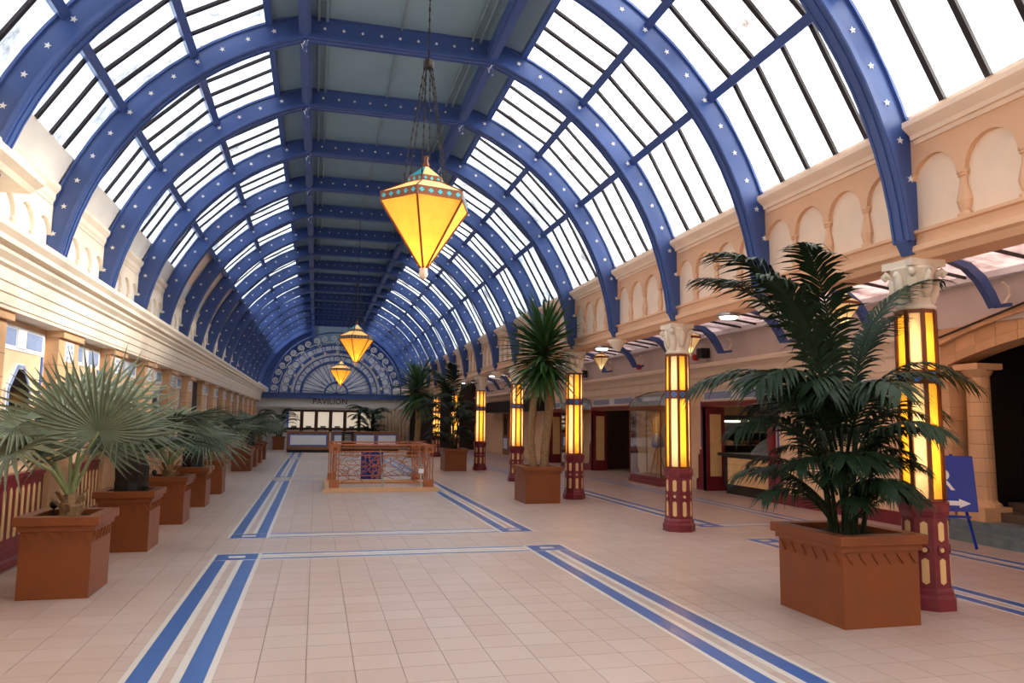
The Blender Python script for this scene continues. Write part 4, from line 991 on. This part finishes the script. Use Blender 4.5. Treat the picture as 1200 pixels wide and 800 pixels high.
def kentia(label, loc, sc_=1.0, n=26, seed=1, specs=None):
    t = thing('kentia_palm', label, 'palm', loc, group='kentia palms'); rd = random.Random(seed)
    for i in range(9):
        a = i*2.4; r = .06+.08*rd.random(); h = sc_*rd.uniform(.5, 1.2)
        ob('stem', MB().tube([(r*math.cos(a), r*math.sin(a), -.04), (r*1.5*math.cos(a), r*1.5*math.sin(a), h*.5), (r*2.1*math.cos(a), r*2.1*math.sin(a), h)], [.024, .018, .012], 6), 'leaf_kentia', t)
    S_ = specs or []
    for i in range(n-len(S_)):
        z = .08+1.25*(i/(n-1)); S_ = S_+[(rd.uniform(0, 2*PI), z, 3 if z < .5 else rd.choice([2, 3, 2]), rd.uniform(.8, 1.05))]
    for a, z, k, s_ in S_:
        r = .16
        if loc[0] > 4 and math.cos(a) > .3: s_ *= .68
        if z < .55: s_ *= .8
        link('frond', kf_me[k], t, mtx=Matrix.Translation((r*math.cos(a)*.8, r*math.sin(a)*.8, z*sc_)) @ Matrix.Rotation(a-PI/2, 4, 'Z') @ Matrix.Scale(s_*sc_, 4))
    return t
big = [(PI*1.0, 1.12, 0, 1.05), (PI*.88, .98, 0, 1.05), (PI*1.13, .85, 0, 1.05), (PI*1.22, 1.2, 0, .95), (PI*.97, .6, 1, 1.1), (PI*1.06, .36, 1, 1.15), (PI*.8, 1.2, 0, .9), (PI*1.15, .6, 1, 1.1),
       (-.12, 1.2, 0, 1.3), (.2, 1.0, 0, 1.2), (-.35, .8, 1, 1.3), (.1, .55, 1, 1.3), (PI*.35, 1.1, 0, .9), (PI*1.75, 1.0, 1, 1.0), (PI*1.6, .55, 2, .95), (PI*1.4, .7, 2, 1.0), (PI*1.3, .4, 3, 1.0), (PI*1.5, .2, 3, .9)]
kentia('big dark kentia palm in the right foreground planter', (4.52, 5.85, PZ), 1.0, 72, 3, big)
kentia('smaller dark kentia palm in the far right-hand planter', (4.5, 25.3, PZ), 1.12, 46, 8, [(PI*1.1, 1.2, 0, 1), (PI*1.4, 1.3, 0, 1), (PI*1.75, 1.2, 0, .95), (.3, 1.3, 0, 1), (PI*.7, 1.2, 0, 1), (PI*1.25, .9, 0, .95), (PI*.95, .8, 1, 1)])
kentia('dark feathery palm at the left end of the reception desk', (-1.9, 43.3, PZ), .85, 26, 11)
kentia('broad dark palm overlapping the lit windows at the far end', (2.9, 42.6, PZ), 1.0, 40, 13)
cy_me = [frond_mesh(1.25, .95, 1.5, 46, .34, .008, 'leaf_dark', s, .12, 1.0, .1) for s in (21, 22)]+[frond_mesh(1.05, .5, 1.2, 42, .32, .008, 'leaf_dark', 23, .12, 1.0, .1)]
def cycad(label, loc, n, seed, sc_=1.0, lean=0):
    t = thing('cycad', label, 'palm', loc, group='dark cycads along the left wall'); rd = random.Random(seed)
    h = .45*sc_
    ob('trunk', MB().lathe([(.15*sc_, -.05), (.19*sc_, .1), (.20*sc_, h*.7), (.13*sc_, h), (.05, h+.08)], 12), 'trunk_dark', t)
    ob('pot', MB().lathe([(.17*sc_, -.05), (.185*sc_, .14), (.20*sc_, .15), (.20*sc_, .0)], 12), 'black', t)
    for i in range(n):
        a = i*2.399+rd.uniform(-.2, .2); k = 2 if i % 3 == 0 else i % 2
        f_ = sc_*rd.uniform(.8, 1.1)*(1 if math.cos(a) > -.5 else .72)
        link('frond', cy_me[k], t, mtx=Matrix.Translation((.05*math.cos(a), .05*math.sin(a), h)) @ Matrix.Rotation(a-PI/2, 4, 'Z') @ Matrix.Scale(f_, 4))
    return t
cycad('dark green cycad with thick trunk in the second left planter', (-2.2, 10.51, PZ), 22, 1)
cycad('dark cycad in the fourth planter along the left wall', (-2.2, LY[3]+.33, PZ), 18, 2, .95)
cycad('dark cycad in the seventh planter along the left wall', (-2.2, LY[6]+.33, PZ), 16, 3, .9)
def sword_mesh(L, w, seed, droop):
    rd = random.Random(seed); mb = MB(); ns = 6; v = []
    for j in range(ns+1):
        t_ = j/ns; ww = w*(.55+.9*t_ if t_ < .4 else .91*(1-((t_-.4)/.6)**1.6)+.01); z = -droop*L*t_**2.2
        v += [(-ww, L*t_, z+ww*.5), (0, L*t_, z), (ww, L*t_, z+ww*.5)]
    f = []
    for j in range(ns): f += [(3*j, 3*j+1, 3*j+4, 3*j+3), (3*j+1, 3*j+2, 3*j+5, 3*j+4)]
    return mb.add(v, f).mesh('leaf', 'leaf_yucca', False, False)
sw_me = [sword_mesh(1.0, .042, 1, .10), sword_mesh(1.06, .045, 2, .20), sword_mesh(.92, .038, 3, .06)]
def yucca(label, loc, trunks, crown, n, sc_, seed):
    t = thing('yucca', label, 'yucca', loc, group='yuccas'); rd = random.Random(seed); cz = Vector(crown)
    for pts, r in trunks:
        P = []; q = [Vector(p) for p in pts]
        for i in range(13):
            f = i/12*(len(q)-1); j = min(len(q)-2, int(f)); p = q[j].lerp(q[j+1], f-j); P.append(p)
        ob('trunk', MB().tube(P, [r*(1.1 if i % 2 else .98) for i in range(13)], 9), 'trunk', t, smooth=True)
    for i in range(n):
        u = (i+.5)/n; el = math.asin(1-1.78*u); a = i*2.39996+rd.uniform(-.15, .15)
        d = Vector((math.cos(a)*math.cos(el), math.sin(a)*math.cos(el), math.sin(el)))
        base = cz+Vector((rd.uniform(-.06, .06), rd.uniform(-.06, .06), .34*(1-2*u)))
        s_ = sc_*rd.uniform(.8, 1.1)*(.72 if d.x > .5 else 1)*(.95 if d.z < -.5 else 1)
        nm = Vector((0, 0, 1)) if abs(d.z) < .95 else Vector((1, 0, 0))
        link('leaf', sw_me[i % 3], t, mtx=frame_mtx(base, d, nm) @ Matrix.Scale(s_, 4))
    return t
yucca('tall yucca with two bare trunks and a spiky crown', (4.5, 15.25, PZ), [([(-.12, -.05, -.05), (-.18, 0, .6), (-.13, 0, 1.3), (-.02, 0, 2.1)], .075), ([(.10, -.02, -.05), (.14, 0, .5), (.22, 0, 1.2), (.18, 0, 2.2)], .088)], (.10, 0, 2.36), 300, 1.1, 4)
yucca('far yucca with one trunk rising behind the balustrade', (4.5, 34.9, PZ), [([(0, 0, -.05), (.05, 0, .9), (0, 0, 2.1)], .13)], (0, 0, 2.3), 170, 1.55, 6)

# ================================================================== SHOP COUNTER, DISPLAYS, SIGN, SMALL FITTINGS
t = thing('food_counter', 'black topped counter with cream tiled front in the nearest shop opening', 'counter', (9.85, 15.4, 0))
ob('plinth', MB().box(-.32, .35, -1.05, 1.1, 0, .2), 'black', t); ob('body', MB().box(-.34, .35, -1.05, 1.15, .2, .88), 'black', t); ob('counter_top', MB().box(-.40, .4, -1.1, 1.35, .88, .95), 'black', t)
for i in range(6):
    for j in range(4): ob('front_tile', MB().box(-.36, -.338, -.9+i*.31, -.9+i*.31+.305, .23+j*.155, .23+j*.155+.15), 'cream_tile', t)
t = thing('glass_display', 'small curved glass food display standing on the black counter', 'display case', (9.8, 15.1, .95))
ob('tray', MB().box(-.25, .25, -.35, .35, 0, .05), 'steel', t)
for i in range(6): ob('glass_panel', MB().add([(-.25+.5*(i/6), -.35, .05+.32*math.sin(PI*(i/6)*.5)), (-.25+.5*((i+1)/6), -.35, .05+.32*math.sin(PI*((i+1)/6)*.5)), (-.25+.5*((i+1)/6), .35, .05+.32*math.sin(PI*((i+1)/6)*.5)), (-.25+.5*(i/6), .35, .05+.32*math.sin(PI*(i/6)*.5))], [(0,1,2,3)]), 'dome_glass', t, fix=False)
t = thing('food_case', 'tall lit glass food case at the back of the shop', 'display case', (11.0, 17.4, 0), rz=PI/2)
ob('cabinet', MB().box(-.3, .3, -1.2, 1.2, 0, .8).box(-.3, .3, -1.2, 1.2, 1.75, 1.85).box(.25, .3, -1.2, 1.2, .8, 1.75), 'black', t)
for z in (1.1, 1.42): ob('shelf', MB().box(-.28, .25, -1.2, 1.2, z, z+.02), 'steel', t)
for i in range(3): ob('case_lamp', MB().box(-.05, .0, -1.05+i*.8, -.5+i*.8, 1.68, 1.72), 'shelf_light', t); ob('case_post', MB().box(-.3, -.26, -1.2+i*.8, -1.16+i*.8, .8, 1.75), 'dark_metal', t)
rd = random.Random(9)
for i in range(10):
    o = ob('food_tray', MB().lathe([(.09, 0), (.13, .05), (.10, .08), (.03, .11)], 8), rd.choice(['cream_tile', 'wood', 'brass', 'terracotta']), None, (10.1+i % 5*.4, 17.32, .80 if i < 5 else 1.122)); tag(o, 'heaped plate of food, %s from the door side of the %s shelf' % (ORD[i % 5], 'lower' if i < 5 else 'middle'), 'food', 'plates in the lower shelf of the case' if i < 5 else 'plates on the middle shelf of the case')
def display_bay(y0, y1, label, full):
    t = thing('display_window', label, 'display window', (XR, (y0+y1)/2, 0), group='domed display windows')
    h = (y1-y0)/2; p = -.68; pts = [(0, -h), (p, -h+.35), (p, h-.35), (0, h)]
    ob('plinth', MB().prism([(a, b) for a, b in pts], 0, .22, 'z'), 'burgundy', t); ob('plinth_step', MB().prism([(a*1.06, b*1.02) for a, b in pts], 0, .1, 'z'), 'burgundy', t)
    for i in range(3):
        a, b = pts[i], pts[i+1]
        ob('window_pane', MB().add([(a[0], a[1], .22), (b[0], b[1], .22), (b[0], b[1], 1.98), (a[0], a[1], 1.98)], [(0,1,2,3)]), 'clear_glass', t, fix=False)
    for a in pts: ob('corner_post', MB().box(a[0]-.015, a[0]+.015, a[1]-.015, a[1]+.015, .22, 1.98), 'bronze', t)
    ob('head_band', MB().prism([(a*1.03, b*1.01) for a, b in pts], 1.98, 2.1, 'z'), 'bronze', t)
    n = 5
    for i in range(3):
        a, b = pts[i], pts[i+1]
        for j in range(n):
            def q(p_, u): r = math.cos(u*PI/2); return (p_[0]*1.03*r, p_[1]*(.25+.76*r), 2.1+.42*math.sin(u*PI/2))
            u0, u1 = j/n, (j+1)/n
            ob('dome_panel', MB().add([q(a, u0), q(b, u0), q(b, u1), q(a, u1)], [(0,1,2,3)]), 'dome_glass', t, fix=False)
    for p_ in pts: ob('dome_rib', MB().tube([q(p_, j/8) for j in range(9)], .014, 5), 'bronze', t)
    if full:
        e = thing('brass_tripod', 'brass tripod stand hung with pale scarves inside the nearest display window', 'stand', (XR-.3, (y0+y1)/2, .22))
        for i in range(3): ob('leg', MB().tube([(0, 0, .9), (.24*math.cos(i*2.1), .24*math.sin(i*2.1), 0)], .015, 6), 'brass', e)
        ob('pole', MB().tube([(0, 0, .0+.3), (0, 0, 1.6)], .02, 6), 'brass', e)
        for i in range(5): ob('arm', MB().tube([(.0, 0, .85), (.16*math.cos(i*1.26), .16*math.sin(i*1.26), 1.5)], .012, 6), 'brass', e)
        for i in range(3): ob('scarf', MB().lathe([(.05, .75), (.10, .85), (.06, 1.0), (.03, 1.15)], 7, i, (.1*math.cos(i*2), .12*math.sin(i*2))), 'blue_grey_tile', e, smooth=True)
display_bay(18.0, 20.7, 'domed glass display window between the two nearest shop doors', True)
display_bay(25.3, 27.0, 'smaller domed display window beyond the second shop door', False)
dk = ob('wall_recess_back', MB().box(XR-.02, XR-.004, 18.2, 20.5, .25, 2.0), 'sand_wall', wr)
# double doors and dark canopy far down the aisle
t = thing('door_2', 'pair of wooden glazed doors far down the side aisle', 'door', (XR-.03, 37.0, 0), kind='structure')
for s in (-1, 1):
    l = ob('door_leaf', MB().box(-.03, .03, s*.62-.6, s*.62+.6, 0, 2.05), 'wood', t); ob('door_glass', MB().box(-.04, -.028, s*.62-.32, s*.62+.32, 1.0, 1.85), 'black', l); ob('door_panel', MB().box(-.045, -.028, s*.62-.4, s*.62+.4, .3, .82), 'white_tile', l); ob('door_border', MB().box(-.04, -.028, s*.62-.44, s*.62+.44, .26, .86), 'blue_tile', l)
t = ob('canopy', MB().prism([(XR, 2.12), (XR-.6, 2.12), (XR-.6, 2.62), (XR, 2.75)], 31, 40.5), 'black'); tag(t, 'black canopy box above the far wooden doors in the aisle', 'canopy')
# blue easel sign
t = thing('easel_sign', 'blue sign with white arrow on an easel behind the nearest column', 'sign', (8.32, 8.70, 0), rz=-.55)
ob('board', MB().prism([(-.02, .62), (.02, .62), (.16, 1.30), (.12, 1.30)], -.02, -.0, 'x') if False else MB().add([(-.40, -.02, .48), (.40, -.02, .48), (.40, .16, 1.22), (-.40, .16, 1.22), (-.40, .0, .48), (.40, .0, .48), (.40, .18, 1.22), (-.40, .18, 1.22)], [(0,1,2,3),(7,6,5,4),(0,4,5,1),(1,5,6,2),(2,6,7,3),(3,7,4,0)]), 'sign_blue', t)
def onboard(x, z): return (x, -.022+(z-.48)*.18/.74-.003, z)
def flat(pts): 
    v = [onboard(*p) for p in pts]; n = len(v); w = [(a, b+.004, c) for a, b, c in v]
    return MB().add(v+w, [tuple(range(n)), tuple(range(2*n-1, n-1, -1))]+[(i, i+n, (i+1) % n+n, (i+1) % n) for i in range(n)])
ob('arrow', flat([(-.25, .56), (.18, .56), (.18, .53), (.32, .59), (.18, .65), (.18, .62), (-.25, .62)]), 'white_tile', t)
fc = bpy.data.curves.new('letter', 'FONT'); fc.body = 'R'; fc.size = .42; fc.extrude = .003; fc.align_x = 'CENTER'
fo = bpy.data.objects.new('tmp', fc); C.objects.link(fo); bpy.context.view_layer.update()
tm = bpy.data.meshes.new_from_object(fo.evaluated_get(bpy.context.evaluated_depsgraph_get())); tm.materials.clear(); tm.materials.append(M['white_tile']); tm.name = 'letter'; bpy.data.objects.remove(fo)
link('letter', tm, t, onboard(0.02, .76), (PI/2-math.atan(.18/.74), 0, 0))
for x in (-.3, .3): ob('front_leg', MB().bar((x*1.15, -.06, 0), (x*.5, .23, 1.24), .035, .02), 'sign_blue', t)
ob('rear_leg', MB().bar((0, .45, 0), (0, .16, 1.18), .035, .02), 'sign_blue', t); ob('ledge', MB().box(-.3, .3, -.06, .0, .40, .43), 'sign_blue', t)
# speakers and alarm bells on the aisle attic
for i, (y, lb) in enumerate(((16.9, 'black speaker with red bell beside the second column capital'), (25.6, 'small black speaker box high on the aisle wall'))):
    t = thing('speaker', lb, 'speaker', (XR-.1, y, 3.24)); ob('cabinet', MB().box(-.22, 0, -.14, .14, 0, .24), 'black', t, bevel=.01); ob('bracket', MB().box(0, .06, -.04, .04, .08, .16), 'dark_metal', t)
for i, (y, lb) in enumerate(((17.4, 'red alarm bell beside the near black speaker'), (20.9, 'red alarm bell high on the aisle wall between brackets'))):
    t = thing('alarm_bell', lb, 'alarm', (XR-.16, y, 3.3)); ob('bell', MB().lathe([(.02, -.06), (.08, -.05), (.085, .06), (.06, .07)], 10), 'red', t, rot=(0, PI/2, 0)); ob('mount', MB().box(.05, .1, -.03, .03, -.03, .03), 'dark_metal', t)
# little black spotlights standing in the planters
for i, (x, y, lb) in enumerate(((-2.0, 10.3, 'small black spotlight on the rim of the second left planter'), (-2.38, 8.2, 'small black spotlight in the soil of the nearest left planter'), (-2.38, 12.85, 'small black spotlight in the third left planter'))):
    t = thing('planter_spotlight', lb, 'spotlight', (x, y, .665), group='planter spotlights'); ob('stake', MB().tube([(0, 0, 0), (0, 0, .08)], .008, 5), 'black', t); ob('lamp_head', MB().sphere((0, 0, .11), .04, 10, 7), 'black', t, smooth=True)

# ================================================================== SUN BLOCKER OUTSIDE (added block, keeps sun off the farther left wall)
mat('blocker_wall', S(168, 176, 190), 0.8)
nb = thing('added_sun_blocker', 'tall pale block added outside to shade the farther left wall', 'sun blocker', (38, 60, 0))
ob('blocker_body', MB().box(0, 12, -51, 60, -1, 21.5), 'blocker_wall', nb); ob('blocker_top', MB().box(-.4, 12.4, -51.4, 60.4, 21.5, 22.3), 'blocker_wall', nb)
for z in (8, 12, 16): ob('blocker_ledge', MB().box(-.2, 0, -51, 60, z, z+.4), 'blocker_wall', nb)
